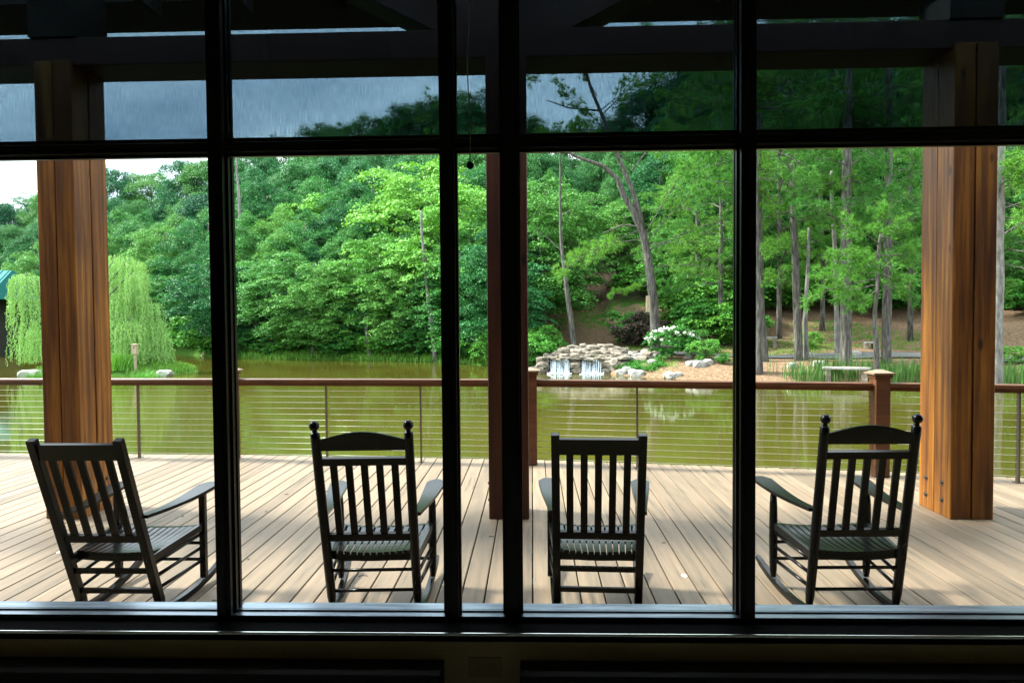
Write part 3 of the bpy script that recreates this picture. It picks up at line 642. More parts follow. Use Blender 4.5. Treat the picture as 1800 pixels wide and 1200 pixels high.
# distinct trees
put_tree('bright', 658, shoreR(az_px(658)) + 2.2, top_h(658, shoreR(az_px(658)) + 2.2, 398), 'bright yellow green tree rounded above the shore, right of the second chair finial', v=0)
put_tree('bright', 700, shoreR(az_px(700)) + .8, top_h(700, shoreR(az_px(700)) + .8, 505), 'low bright green tree leaning over the water with a pale trunk', v=1)
put_tree('bright', 820, shoreR(az_px(820)) + 5, top_h(820, shoreR(az_px(820)) + 5, 300), 'tall bright green tree filling the slim window bay', v=0)
put_tree('bright', 745, shoreR(az_px(745)) + 9, top_h(745, shoreR(az_px(745)) + 9, 270), 'yellow green tree high behind the pale leaning trunk', v=1)
put_tree('bright', 560, shoreR(az_px(560)) + 16, top_h(560, shoreR(az_px(560)) + 16, 330), 'pale green tree halfway up the hillside above the second chair', v=0)
put_tree('bright', 960, 40, top_h(960, 40, 300), 'bright green tree behind the thin leaning trunk by the waterfall', v=1)
put_tree('bright', 500, shoreR(az_px(500)) + 1.0, top_h(500, shoreR(az_px(500)) + 1.0, 560), 'small light green tree drooping into the far water', v=0)
put_tree('bright', 570, shoreR(az_px(570)) + .8, top_h(570, shoreR(az_px(570)) + .8, 540), 'small bright sapling hanging over the far water', v=1)
for px, r, ty in ((950, 44, 370), (1010, 50, 330), (1085, 51, 350), (1180, 47, 380), (1240, 43, 430), (1300, 46, 380), (1360, 50, 420), (1450, 52, 420), (1530, 50, 430), (1620, 52, 420), (1720, 50, 400), (1800, 48, 380), (1860, 50, 300)):
    put_tree('mid', px, r, max(5, top_h(px, r, ty)), 'shaded broadleaf tree at the wood edge, ' + where(px), 'trees at the wood edge', wide=1.2)

# needle foliage
def tufts(P, D, n, ln, wd):
    """Bursts of thin needles at P, pointing about D."""
    m_ = len(P); P = np.repeat(P, n, 0); D = np.repeat(D, n, 0); d = unit(D * .9 + rng.normal(size=P.shape) * .65 + np.array([0, 0, .25])); l_ = ln * rng.uniform(.7, 1.15, len(P))[:, None]
    side = unit(np.cross(d, rng.normal(size=P.shape))) * wd / 2
    return np.stack([P - side, P + side, P + d * l_], 1).reshape(-1, 3)
def bough(a, b, spread, nt, b_mb, r=.03, droop=.0):
    """One pine bough from a to b: side shoots with tufts; returns tuft places and directions."""
    a, b = np.array(a), np.array(b); L_ = np.linalg.norm(b - a); mid = (a + b) / 2 + np.array([0, 0, .08 * L_])
    def cur(t): return (1 - t) ** 2 * a + 2 * t * (1 - t) * mid + t * t * b
    b_mb.tube([cur(0), cur(.35), cur(.7), cur(1)], [r, r * .7, r * .45, r * .15], 5)
    d = unit((b - a)[None])[0]; P, D = [], []
    ns = max(4, int(nt / 7))
    for i in range(ns):
        t = .22 + .8 * (i + rng.uniform()) / ns; c = cur(min(t, 1)); w_ = spread * (1 - .45 * abs(t - .55)) * rng.uniform(.5, 1)
        ang = rng.uniform(0, 2 * math.pi); sd_ = unit(np.cross(d, [[0, 0, 1]]))[0]; v = sd_ * math.cos(ang) + np.array([0, 0, 1]) * math.sin(ang) * .55
        tip = c + v * w_ + d * w_ * .6
        b_mb.tube([c, (c + tip) / 2 + np.array([0, 0, .04]), tip], [r * .3, r * .2, r * .1], 4, cap=False)
        for j in range(7):
            q = c + (tip - c) * (.35 + .68 * (j + rng.uniform()) / 7) + rng.normal(size=3) * .11 * spread; P.append(q); D.append(unit((tip - c + d * .3)[None])[0])
    return np.array(P), np.array(D)
def pine(path_px, r, w0, w1, boughs, label, name='pine_tree', nt=75, nn=17, ln=.24, crown_top=None, group='pines on the near bank', barkm='bark', auto=None, extra=None):
    base = gpos(path_px[0][0], r); ydepth = base.y
    pts = [Vector((base.x, base.y, base.z - .3))] + [at_y(x, y, ydepth) for x, y in path_px[1:]]
    o = empty(name, base, label=label, cat='tree', group=group); tb = MB(); n = len(pts); lo = [p - base for p in pts]
    fine = []
    for i in range(n - 1):
        for k in range(4): t = k / 4; fine.append(lo[i].lerp(lo[i + 1], t) + Vector((mnoise.noise(Vector((i + t, r, 1))), mnoise.noise(Vector((i + t, r, 8))), 0)) * .05 * (1 if i + k else 0))
    fine.append(lo[-1]); nf = len(fine)
    rad_ = [(w0 + (w1 - w0) * (k / (nf - 1))) * (1.25 if k == 0 else 1.05 if k == 1 else 1) for k in range(nf)]
    tb.tube(fine, rad_, 12)
    for (lp, la, lb) in (extra or []):
        q = [at_y(x, y, ydepth) - base for x, y in lp]; tb.tube(q, [la + (lb - la) * k / (len(q) - 1) for k in range(len(q))], 8)
    P, D = [], []
    bb = MB()
    for (x0, y0_, x1, y1, dy, spr) in boughs:
        a = at_y(x0, y0_, ydepth) - base; b = at_y(x1, y1, ydepth + dy) - base; L_ = (b - a).length
        p, d = bough(a, b, spr, nt * max(.6, L_ / 3), bb); P.append(p); D.append(d)
    if auto:
        z0, z1, nb, lmax = auto; top = lo[-1]
        for k in range(nb):
            t = k / max(1, nb - 1); z = z0 + (z1 - z0) * t; j = min(nf - 2, int(z / max(.1, fine[-1].z) * (nf - 1)))
            c = fine[max(0, min(nf - 1, j))].copy(); c.z = z; an = rng.uniform(0, 6.28); ll = lmax * (1 - .55 * t) * rng.uniform(.7, 1.1)
            e = c + Vector((math.cos(an) * ll, math.sin(an) * ll, rng.uniform(-.25, .35) * ll)); p, d = bough(c, e, .75, nt * ll / 3, bb, .035); P.append(p); D.append(d)
    tm = tb.mesh('trunk', True); link('trunk', tm, M[barkm], o)
    if P:
        bo = bb.build('branch', M['bark'], o)
        cm = fast_mesh('crown', tufts(np.concatenate(P), np.concatenate(D), nn, ln, .024), 3); link('crown', cm, M['needle'], o)
    return o
pine([(1155, 600), (1150, 540), (1141, 470), (1131, 410), (1112, 370), (1096, 345), (1086, 315), (1060, 292), (1020, 278), (985, 262)], 32.5, .235, .05,
     [(1124, 405, 985, 478, -.5, 1.0), (1128, 420, 1010, 450, .6, .9), (1140, 420, 1270, 300, -1, 1.3), (1140, 440, 1285, 385, -1.5, 1.3), (1140, 470, 1260, 470, -1, 1.2), (1135, 410, 1220, 280, .5, 1.2), (1135, 430, 1240, 430, 1, 1.3),
      (1110, 300, 1200, 200, 0, 1.2), (1100, 280, 1010, 225, -.5, 1.1), (1075, 240, 985, 160, 0, 1.0), (1070, 230, 960, 235, .5, 1.0), (1055, 195, 1120, 150, -.5, 1.1), (1050, 170, 1000, 90, 0, .9), (1040, 120, 1140, 60, .5, 1.2), (1145, 500, 1075, 520, -.5, .4), (1030, 100, 930, 140, 0, .9), (1060, 200, 1170, 110, 1, 1.3)],
     'tall forked pine right of the waterfall, its left limb arching over the pond', extra=[([(1132, 412), (1123, 370), (1108, 325), (1088, 280), (1072, 235), (1055, 195), (1040, 160), (1028, 120), (1020, 60)], .13, .05), ([(1055, 195), (1000, 190), (960, 176)], .05, .02), ([(1138, 408), (1120, 398), (1095, 395), (1060, 410)], .05, .02)], nt=95)
pine([(1013, 606), (1004, 560), (996, 510), (989, 460), (986, 400), (985, 330), (984, 260)], 33.5, .15, .03, [(986, 440, 935, 400, 1, .8), (985, 380, 1050, 350, 1, .8)], 'slim grey trunk leaning left right behind the waterfall', nt=50)
tr = [  # px, base y is the ground's; path, distance, widths, label
 ([(1332, 650), (1331, 560), (1328, 450), (1325, 300), (1322, 100)], 27.5, .18, .11, 'pine trunk close beside the right mullion, its base on the mulch'),
 ([(1344, 628), (1338, 560), (1335, 450), (1333, 200)], 30, .17, .12, 'pine trunk just right of the one half hidden by the mullion'),
 ([(1404, 626), (1401, 540), (1397, 420), (1393, 320), (1391, 220), (1389, 60)], 30.5, .17, .11, 'straight tall grey pine nearest the pair of thin stems'),
 ([(1418, 624), (1415, 560), (1420, 480), (1422, 400)], 30.8, .12, .05, 'thin stem hugging the straight tall grey pine'),
 ([(1486, 632), (1486, 540), (1487, 420), (1488, 320), (1489, 200), (1490, 40)], 29.5, .225, .14, 'thick dark pine trunk directly behind the stone bench'),
 ([(1473, 604), (1471, 560), (1468, 480), (1464, 400), (1462, 300)], 33.5, .12, .07, 'pale slender trunk just left of the thick dark pine'),
 ([(1558, 618), (1559, 540), (1561, 420), (1562, 300), (1563, 180), (1564, 60)], 31, .185, .12, 'tall pine trunk close left of the orange post'),
 ([(1750, 660), (1749, 560), (1751, 450), (1753, 350), (1755, 250), (1758, 60)], 26, .215, .18, 'big pale pine trunk immediately right of the orange post'),
]
for i, (pp, r, w0, w1, lab) in enumerate(tr):
    bs = []
    if r < 32 and w0 > .16:
        x0 = pp[-1][0]
        for k in range(17): sgn = random.choice((-1, 1)); y_ = random.uniform(30, 400); bs.append((x0, y_, x0 + sgn * random.uniform(50, 120), y_ + random.uniform(-40, 45), random.uniform(-2, 2), random.uniform(.8, 1.2)))
    if i == 2: bs += [(1400, 390, 1340, 340, -1, 1), (1398, 420, 1345, 450, -1, 1), (1398, 350, 1455, 320, 0, 1), (1400, 470, 1350, 495, -.5, .8)]
    if i == 6: bs += [(1562, 330, 1620, 300, -1, 1), (1562, 420, 1615, 455, -1, .8), (1562, 380, 1500, 330, 1, 1), (1560, 500, 1610, 525, 0, .6)]
    if i == 7: bs += [(1752, 330, 1800, 300, -1, .7), (1752, 300, 1850, 340, -1, .8), (1752, 420, 1830, 380, 1, .9)]
    pine(pp, r, w0, w1, bs, lab, nt=95, barkm='bark_pale' if i in (3, 5, 7) else 'bark')
pine([(1541, 655), (1540, 600), (1538, 540), (1543, 470), (1548, 410)], 27, .10, .05,
     [(1546, 430, 1490, 395, -.5, .8), (1547, 420, 1580, 400, -.5, .7), (1544, 450, 1470, 440, -.5, .9), (1545, 450, 1600, 450, 0, .8), (1542, 480, 1450, 490, -.5, .9), (1542, 480, 1590, 505, 0, .8), (1540, 500, 1480, 520, .5, .8), (1541, 490, 1430, 520, .3, .8), (1548, 415, 1545, 385, 0, .7), (1540, 510, 1510, 540, -.3, .6), (1543, 460, 1520, 470, -1, .9)],
     'small young pine with bright feathery boughs behind the railing post', nt=100)
# pines standing behind, foliage only where it shows
for px, r, h, lab in ((1268, 37, 17, 'full feathery pine left of the right mullion'), (1370, 38, 19, 'pine with hanging boughs behind the leftmost tall trunks'), (1445, 40, 18, 'pine in the second rank behind the thick dark trunk'), (1600, 39, 18, 'pine in the second rank beside the orange post'), (1690, 37, 19, 'pine behind the orange post'), (1810, 36, 19, 'pine at the right edge with dense boughs'), (1225, 42, 19, 'darker pine standing behind the forked pine')):
    p = gpos(px, r); top = h
    q = [(px, 0)] + [(px + random.uniform(-3, 3), 560 - (k * h / 5) * 1200 / r) for k in range(1, 6)]
    pine(q, r, .13, .04, [], lab, auto=(h * .16, h * .97, 44, 4.2), nt=80, nn=15, ln=.27, group='pines in the second rank')
# skyline pines left of the middle
for px, ty in ((655, 208), (705, 205), (745, 200), (770, 180), (835, 165), (620, 232), (555, 235)):
    a = az_px(px); r = shoreR(a) + 33; p = gpos(px, r); h = top_h(px, r, ty)
    q = [(px, 0)] + [(px + random.uniform(-2, 2), 0)] * 0
    base = p; pts = []
    for k in range(1, 6):
        # path heights as view rows at that distance
        zz = p.z + h * k / 5; pts.append((px + random.uniform(-2, 2), 565 - (zz - CAM.z) * 1200 / p.y * .999))
    pine([(px, 0)] + pts, r, .22, .05, [], 'dark pine on the ridge line, ' + where(px) + (', broad topped' if px in (655, 770) else ', narrow topped'), auto=(h * .5, h * .98, 22, 4.4), nt=60, nn=12, ln=.4, group='pines on the ridge')
for px, ty in ((-8, 530), (14, 545), (32, 538)): put_tree('small', px, shoreR(az_px(px)) + .5, top_h(px, shoreR(az_px(px)) + .5, ty), 'low dark leafy tree at the foot of the teal roofed house', 'trees below the house', v=1)
# lone bare trunks
pine([(766, 612), (760, 575), (753, 530), (748, 480), (742, 415), (741, 370)], shoreR(az_px(766)) + .3, .14, .06, [], 'slender pale bare trunk leaning left at the far shore, left of the middle mullion', name='bare_trunk', barkm='bark_pale')
pine([(650, 628), (646, 600), (643, 570), (640, 545)], shoreR(az_px(650)) + .6, .13, .08, [], 'short pale trunk rising from the far waterline', name='bare_trunk', barkm='bark_pale')
pine([(432, 560), (428, 440), (422, 400), (420, 340), (416, 300), (415, 270)], shoreR(az_px(425)) + 11, .17, .06, [], 'bare snag trunk right of the first mullion, high on the hillside', name='bare_trunk', barkm='bark_pale')

# ------------------------------------------------------------------ stones
def rock_mesh(seed, sx, sy, sz, sub=2):
    b = bmesh.new(); bmesh.ops.create_icosphere(b, subdivisions=sub, radius=.5)
    for v in b.verts:
        d = v.co.normalized(); k = 1 + .35 * mnoise.noise(d * 1.7 + Vector((seed * 7.1, 0, 0))) + .12 * mnoise.noise(d * 4 + Vector((0, seed * 3, 0)))
        c = d * .5 * k; c = Vector([math.copysign(min(abs(q), .40), q) for q in c]); v.co = Vector((c.x * sx * 1.15, c.y * sy * 1.15, c.z * sz * 1.15))
    me = bpy.data.meshes.new('stone'); b.to_mesh(me); b.free(); return me
flat_st = [rock_mesh(s, 1, .8, .34) for s in range(6)]; round_st = [rock_mesh(20 + s, 1, .85, .7) for s in range(5)]
for q in flat_st: q.materials.append(M['stone'])
for q in round_st: q.materials.append(M['stone'])
pale_st = [rock_mesh(40 + s, 1, .8, .62) for s in range(4)]
for q in pale_st: q.materials.append(M['stone_pale'])
wp = at_z(1020, 656, WZ); WR = math.hypot(wp.x, wp.y)
wf = empty('waterfall', (wp.x, wp.y, WZ), label='stacked stone waterfall with two white cascades falling into the pond', cat='waterfall')
S_ = wp.y / 1200                                       # metres per photo pixel there
def wloc(px, py, dy): v = at_y(px, py, wp.y + dy); return v - Vector((wp.x, wp.y, WZ))
def stone(px, py, dy, w_, fl=True, sz=1):
    o = link('stone', random.choice(flat_st if fl else round_st), None, wf, wloc(px, py, dy)); o.scale = (w_, w_ * random.uniform(.7, 1), w_ * random.uniform(.7, 1.1) * sz); o.rotation_euler = (random.uniform(-.15, .15), random.uniform(-.2, .2), random.uniform(-.5, .5))
arch = lambda px: float(np.interp(px, [948, 962, 985, 1010, 1040, 1070, 1090, 1105], [645, 627, 614, 609, 607, 609, 612, 622]))
for row in range(6):                                    # ledges step back as they rise
    px = 950 + random.uniform(0, 10)
    while px < 1105:
        lip = 630; top = arch(px); py = lip - (lip - top) * row / 5 + random.uniform(-2.5, 2)
        w_ = random.uniform(.22, .66); stone(px, py, -.1 + row * .30 + random.uniform(-.08, .08), w_, fl=random.random() < .72 or row in (0, 4, 5), sz=random.uniform(.8, 1.2)); px += w_ / S_ * .6
for py in (634, 641, 648, 655):                         # back wall behind the falls, side piers and the middle pier
    px = 955
    while px < 1100:
        mid = 1003 < px < 1020; side = px < 962 or px > 1058; w_ = random.uniform(.45, .7)
        stone(px, py, .1 if (mid or side) else .75, w_, fl=True, sz=1.9); px += w_ / S_ * .6
for px, py, w_ in ((947, 651, .6), (953, 642, .6), (940, 655, .4), (1068, 655, .6), (1083, 646, .85), (1094, 653, .6), (1075, 637, .7), (1099, 641, .6), (1013, 652, .55), (1010, 642, .5)): stone(px, py, -.15, w_, fl=False)
o = MB().box((-1.3, .95, -.6), (.95, 1.1, .62)).build('backing', mat('dark_rock', (.02, .018, .014), .4), wf)  # plain dark box behind the stones and cascades
for (a, c) in ((967, 1000), (1023, 1056)):
    b = MB()
    for k in range(46):
        px = a + (c - a) * (k + random.uniform(-.4, .4)) / 45; t0, b0 = wloc(px, 628.5 + random.uniform(-.5, 1), .12), wloc(px + random.uniform(-1, 1), 656, -.38); w_ = random.uniform(.005, .022)
        if random.random() < .3: continue
        pts = [Vector((t0.x, t0.y + .25, t0.z + .02)), t0, Vector((t0.x, t0.y * .7 + b0.y * .3, t0.z * .82)), Vector(((t0.x + b0.x) / 2, t0.y * .35 + b0.y * .65, t0.z * .45)), Vector((b0.x, b0.y, 0.0))]
        b.sweep(pts, [(w_, .008), (w_, .01), (w_ * random.uniform(.6, 1), .012), (w_ * random.uniform(.5, 1.2), .012), (w_ * 1.6, .02)], up=Vector((0, -1, .2)))
    b.build('water_cascade', M['fall'], wf)
    b = MB()
    for k in range(60):
        q = wloc(random.uniform(a - 5, c + 5), 657, 0); b.ball((q.x, random.uniform(-.75, -.25), random.uniform(-.02, .06)), random.uniform(.02, .06), sub=1, sz=.7)
    b.build('foam', M['fall'], wf)
# rubble slope above and right of the falls: single rocks and boulders
rk = 0
def boulder(px, r, w_, lab, pale=False, grp=None, dz=.0, name='boulder'):
    p = gpos(px, r); o = link(name, random.choice(pale_st if pale else round_st)); o.location = (p.x, p.y, max(p.z, WZ - .05) + w_ * .12 + dz); o.scale = (w_, w_, w_); o.rotation_euler = (0, 0, random.uniform(0, 6)); tag(o, lab, 'rock', grp); return o
for px, r, w_, lab in ((1216, 28.6, .5, 'large white boulder of the trio on the mulch under the round green shrub'), (1230, 28.4, .6, 'largest front boulder of the white trio on the mulch'), (1244, 28.9, .5, 'right boulder of the white trio beside the round shrub'),
                       (1146, 29.6, .5, 'white rock at the left foot of the white flowering shrub'), (1211, 30.4, .45, 'white rock between the flowering shrub and the round shrub'), (1262, 30, .4, 'small white rock right of the round shrub'),
                       (1394, 28.5, .5, 'low white rock on the mulch before the straight pine'), (1440, 29, .5, 'white folded looking rock left of the stone bench'), (1419, 32.5, .6, 'flat brown rock beyond the path beside the twin stem'),
                       (1502, 33, .6, 'flat pale rock beyond the path right of the thick pine'), (1700, 28, .5, 'pale rock hidden behind the orange post')):
    boulder(px, r, w_, lab, True)
for k in range(46):
    px = random.uniform(1062, 1150); r = WR + random.uniform(.6, 3.6); boulder(px, r, random.uniform(.3, .7), 'weathered flat rock in the rubble slope right of the cascades', k % 3 == 0, 'rubble rocks beside the waterfall', name='rock')
for px, r, w_ in ((1103, 28.3, .5), (1120, 28.2, .6), (1112, 28.8, .5), (1092, 28.9, .5), (1172, 27.2, .4), (1180, 27.0, .5), (1186, 27.4, .4), (1176, 27.8, .3), (1192, 27.9, .35), (950, 32, .45), (938, 31, .4)):
    p_ = shoreR(az_px(px)); boulder(px, p_ + random.uniform(-.1, .6), w_, 'pale boulder at the waterline right of the waterfall' if px > 1000 else 'small rock on the bank left of the waterfall', True, 'boulders at the waterline')
# low dry stone wall behind the forked pine
sw = empty('stone_wall', gpos(1200, 36), label='low curved dry stone wall behind the white flowering shrub', cat='wall')
for row in range(4):
    for k in range(11):
        px = 1160 + k * 8.2 + row * 3; p = gpos(px, 36 + abs(k - 5) * .05) ; o = link('stone', random.choice(flat_st), None, sw); o.location = Vector((p.x, p.y, sw.location.z + row * .17 + .08)) - sw.location; w_ = random.uniform(.4, .6); o.scale = (w_, w_, w_ * .9); o.rotation_euler = (0, random.uniform(-.1, .1), random.uniform(-.3, .3))
# low dark timber edging by the path
a, c = gpos(1100, 33.2), gpos(1147, 33.0)
tag(MB().bar((0, 0, .12), c - a + Vector((0, 0, .14)), .2, .22, bev=.02).build('timber_edging', mat('tarred_log', (.05, .03, .02), .7), loc=a), 'low dark timber edging beside the path at the forked pine foot', 'edging')
# benches
def bench(px, r, L_, lab, h=.45, rot=0):
    p = gpos(px, r); o = empty('stone_bench', p, -az_px(px) + rot, label=lab, cat='bench'); MB().box((-L_ / 2, -.2, h - .09), (L_ / 2, .2, h), .015).build('bench_seat', M['stone_pale'], o)
    for s in (-1, 1): MB().box((s * L_ * .38 - .1, -.16, -.15), (s * L_ * .38 + .1, .16, h - .091), .01).build('bench_leg', M['stone'], o)
bench(1488, 27.2, 1.55, 'long stone bench on the mulch among the reeds', .6)
bench(1351, 35.5, .8, 'short pale stone bench beyond the path, left of the straight pine', .5)
bench(1530, 36.5, .5, 'small pale stone bench beyond the path among the trunks', .32, .3)

# ------------------------------------------------------------------ island with willow
ic = at_z(165, 660, WZ); IR = 3.3
b = bmesh.new(); bmesh.ops.create_grid(b, x_segments=36, y_segments=24, size=1)
for v in b.verts:
    q = v.co.copy(); rr = math.hypot(q.x, q.y); v.co = Vector((q.x * (IR + .9), q.y * 2.6, -.45 + 1.0 * max(0, 1 - rr ** 2 * .9) ** .6 + .05 * mnoise.noise(q * 5)))
me = bpy.data.meshes.new('island'); b.to_mesh(me); b.free(); me.polygons.foreach_set('use_smooth', [True] * len(me.polygons))
me.attributes.new('green', 'FLOAT', 'POINT').data.foreach_set('value', [.8] * len(me.vertices))
isl = tag(link('island', me, M['ground'], loc=(ic.x, ic.y + 1.6, WZ)), kind='structure')
ix, iy = ic.x, ic.y + 1.6
def iz(x, y):
    q = Vector(((x - ix) / (IR + .9), (y - iy) / 2.6, 0)); return WZ - .45 + 1.0 * max(0, 1 - q.length ** 2 * .9) ** .6
wsx = at_y(150, 600, iy).x
wil = empty('willow_tree', (wsx, iy, iz(wsx, iy) - .05), label='pale green weeping willow on the small island behind the left timber post', cat='tree')
tb = MB(); tb.tube([(0, 0, -.2), (.05, 0, .8), (.15, .1, 1.8), (.3, .1, 2.8)], [.3, .24, .19, .12], 10)
rng = np.random.default_rng(77)
WP, WD = [], []
S2 = iy / 1200
def wx(px): return at_y(px, 600, iy).x - wsx
def wzh(py): return at_y(160, py, iy).z - wil.location.z
lobes = [(200, 446, 1.15, 26), (225, 455, .7, 14), (245, 480, .5, 12), (155, 440, 1.0, 20), (118, 455, .8, 18), (75, 480, .6, 16), (62, 486, .35, 8), (62, 572, .55, 13), (80, 575, .7, 12), (230, 510, .8, 18), (262, 528, .6, 14), (275, 560, .5, 12), (285, 590, .4, 12), (250, 560, .9, 18), (200, 520, 1.1, 22), (215, 580, 1.0, 18), (120, 520, 1.1, 20), (90, 560, 1.0, 16), (270, 575, .7, 10)]
for lx_, ly_, sp_, ns_ in lobes:
    cx_, cz_ = wx(lx_), wzh(ly_)
    ey = rng.uniform(-1.3, .9) if ns_ > 14 else rng.uniform(-.9, .6)
    tb.tube([(.1, .05, 1.4), (cx_ * .5, ey * .4, cz_ * .75), (cx_, ey, cz_)], [.08, .05, .015], 5)
    for k in range(int(ns_ * 4.2)):
        an = rng.uniform(0, 6.28); rr = sp_ * math.sqrt(rng.uniform()); x0, y0_ = cx_ + rr * math.cos(an), ey + rr * math.sin(an); z0 = cz_ - rr * rr * .32 / max(.5, sp_) + rng.uniform(-.1, .05)
        ln_ = min(z0 - .12, rng.uniform(.9, 2.4)) if rng.uniform() < .75 else z0 - .05 - rng.uniform(0, .4)
        if ln_ < .3: continue
        n = int(ln_ / .036); t = np.linspace(0, 1, n); ph = rng.uniform(0, 6.28); out = rr * .18
        x = x0 + (np.sqrt(t) * .22 * math.cos(an)) + .05 * np.sin(t * 7 + ph) * t + rng.normal(size=n) * .02; y = y0_ + np.sqrt(t) * .22 * math.sin(an) + .05 * np.cos(t * 6 + ph) * t + rng.normal(size=n) * .02; z = z0 - ln_ * t
        WP.append(np.stack([x, y, z], 1)); dd = np.zeros((n, 3)); dd[:, 2] = -1; dd += rng.normal(size=(n, 3)) * .35; WD.append(dd)
WP, WD = np.concatenate(WP), unit(np.concatenate(WD)); n = len(WP)
side = unit(np.cross(WD, rng.normal(size=(n, 3)))) * .016; l_ = rng.uniform(.07, .13, n)[:, None]
VV = np.stack([WP, WP + WD * l_ * .5 + side, WP + WD * l_, WP + WD * l_ * .5 - side], 1).reshape(-1, 3)
link('crown', fast_mesh('crown', VV, 4), M['willow'], wil); tb.build('trunk', M['bark'], wil, smooth=True)
# island rocks, grasses and bird box
for px, py, w_, lab in ((52, 661, 1.0, 'large pale rock at the left tip of the willow island'), (66, 657, .7, 'pale rock just left of the left timber post on the willow island'), (200, 650, 1.2, 'broad pale rock on the island right of the left timber post'), (280, 649, .6, 'pale rock behind the right tip of the island'), (290, 659, .75, 'flat white rock at the right tip of the willow island')):
    p = at_z(px, py, WZ + .05); o = link('boulder', random.choice(pale_st)); o.location = (p.x, p.y, WZ + .12 if px != 200 else WZ + .2); o.scale = (w_, w_ * .8, w_ * .75); tag(o, lab, 'rock')
p = at_z(238, 648, WZ + .3); bh = empty('bird_box', (p.x, p.y, iz(p.x, p.y)), label='weathered wooden bird box on a post at the edge of the willow island', cat='bird box')
hh = at_y(238, 622, p.y).z - bh.location.z; h2 = at_y(238, 606, p.y).z - bh.location.z
MB().box((-.05, -.05, -.2), (.05, .05, hh), .005).build('post', M['boxwood'], bh)
MB().box((-.10, -.10, hh + .001), (.10, .10, h2), .005).build('box_body', M['boxwood'], bh)
MB().hexa([(-.125, -.15, h2 + .001), (.125, -.15, h2 + .001), (.125, .12, h2 + .03), (-.125, .12, h2 + .03)], [(-.125, -.15, h2 + .02), (.125, -.15, h2 + .02), (.125, .12, h2 + .05), (-.125, .12, h2 + .05)]).build('box_roof', M['boxwood'], bh)
MB().tube([(0, -.1005, h2 - .12), (0, -.104, h2 - .12)], .03, 14).build('entrance_hole', M['blackunit'], bh)
def blades(name, pts, h, w_, spread, m, n_each, curve=.35):
    P = np.repeat(np.array(pts, dtype=float), n_each, 0); n = len(P); P[:, :2] += rng.normal(size=(n, 2)) * spread; an = rng.uniform(0, 6.28, n); hh_ = h * rng.uniform(.55, 1.15, n)
    d = np.stack([np.cos(an), np.sin(an), np.zeros(n)], 1); s = np.stack([-np.sin(an), np.cos(an), np.zeros(n)], 1) * w_ / 2; up = np.array([0, 0, 1.]); k = (rng.uniform(.2, 1.2, n) * curve)[:, None] * hh_[:, None]; H_ = hh_[:, None]
    a = P; b = P + d * k * .3 + up * H_ * .6; c = P + d * k + up * H_
    tri = np.stack([a - s, a + s, b + s * .8, b - s * .8], 1).reshape(-1, 3); tip = np.stack([b - s * .8, b + s * .8, c, c], 1).reshape(-1, 3)
    me = fast_mesh(name, np.concatenate([tri, tip]), 4); return link(name, me, m)
pts = []
for k in range(500):
    an = random.uniform(0, 6.28); q = math.sqrt(random.random()) * .92; x, y = ix + q * (IR + .8) * math.cos(an) * .98, iy + q * 2.4 * math.sin(an); pts.append((x, y, iz(x, y) - .02))
tag(blades('island_grass', pts, .26, .03, .08, M['grass'], 16, .5), kind='stuff', label='bright short grass covering the willow island', cat='grass')
def grass_clump(px, py, h, w_, n, lab, z=None):
    p = at_z(px, py, WZ + .3); zz = iz(p.x, p.y) - .02 if z is None else z
    o = blades('ornamental_grass', [(0, 0, 0)], h, .022, w_, M['shrub'], n, 1.0); o.location = (p.x, p.y, zz); tag(o, lab, 'grass clump'); return o
grass_clump(255, 652, .75, .28, 520, 'arching dark green grass clump right of the bird box')
grass_clump(212, 648, .8, .3, 420, 'arching grass clump left of the bird box under the willow')
grass_clump(68, 652, .8, .25, 420, 'arching grass clump at the left foot of the willow')
for px, lab in ((3, 'pale flat rock on the far left shore'), (16, 'pale flat rock at the left shore end')):
    p = gpos(px, shoreR(az_px(px)) + .1); o = link('boulder', pale_st[0]); o.location = (p.x, p.y, WZ + .1); o.scale = (1.6, 1.2, .9); tag(o, lab, 'rock')
# teal roofed house far left
hp = gpos(-30, 62); hs = empty('house', hp, R(8), label='dark house with a teal metal roof at the left edge of the view', cat='house')
zt = at_y(10, 470, hp.y).z - hp.z; ze_ = at_y(10, 524, hp.y).z - hp.z; hx = at_y(27, 500, hp.y).x - hp.x - 2.1
MB().box((-9, .3, -1), (hx - 1.2, 6, ze_ - .02)).build('wall', M['cabinwall'], hs)
ro = MB().hexa([(-9.5, -.2, ze_), (hx, -.2, ze_), (hx, 6.5, ze_), (-9.5, 6.5, ze_)], [(-9.5, 2.9, zt), (hx, 2.9, zt), (hx, 3.3, zt), (-9.5, 3.3, zt)]).build('roof', M['teal'], hs)
b = MB()
for k in range(22):
    x_ = hx - .2 - k * .45; b.bar((x_, -.22, ze_ + .03), (x_, 2.9, zt + .03), .05, .05)
b.build('standing_seam', M['teal'], ro)
MB().box((hx - 3.2, .25, ze_ - 1.9), (hx - 2.0, .29, ze_ - .8)).build('window', mat('dark_pane', (.02, .03, .035), .1), hs)

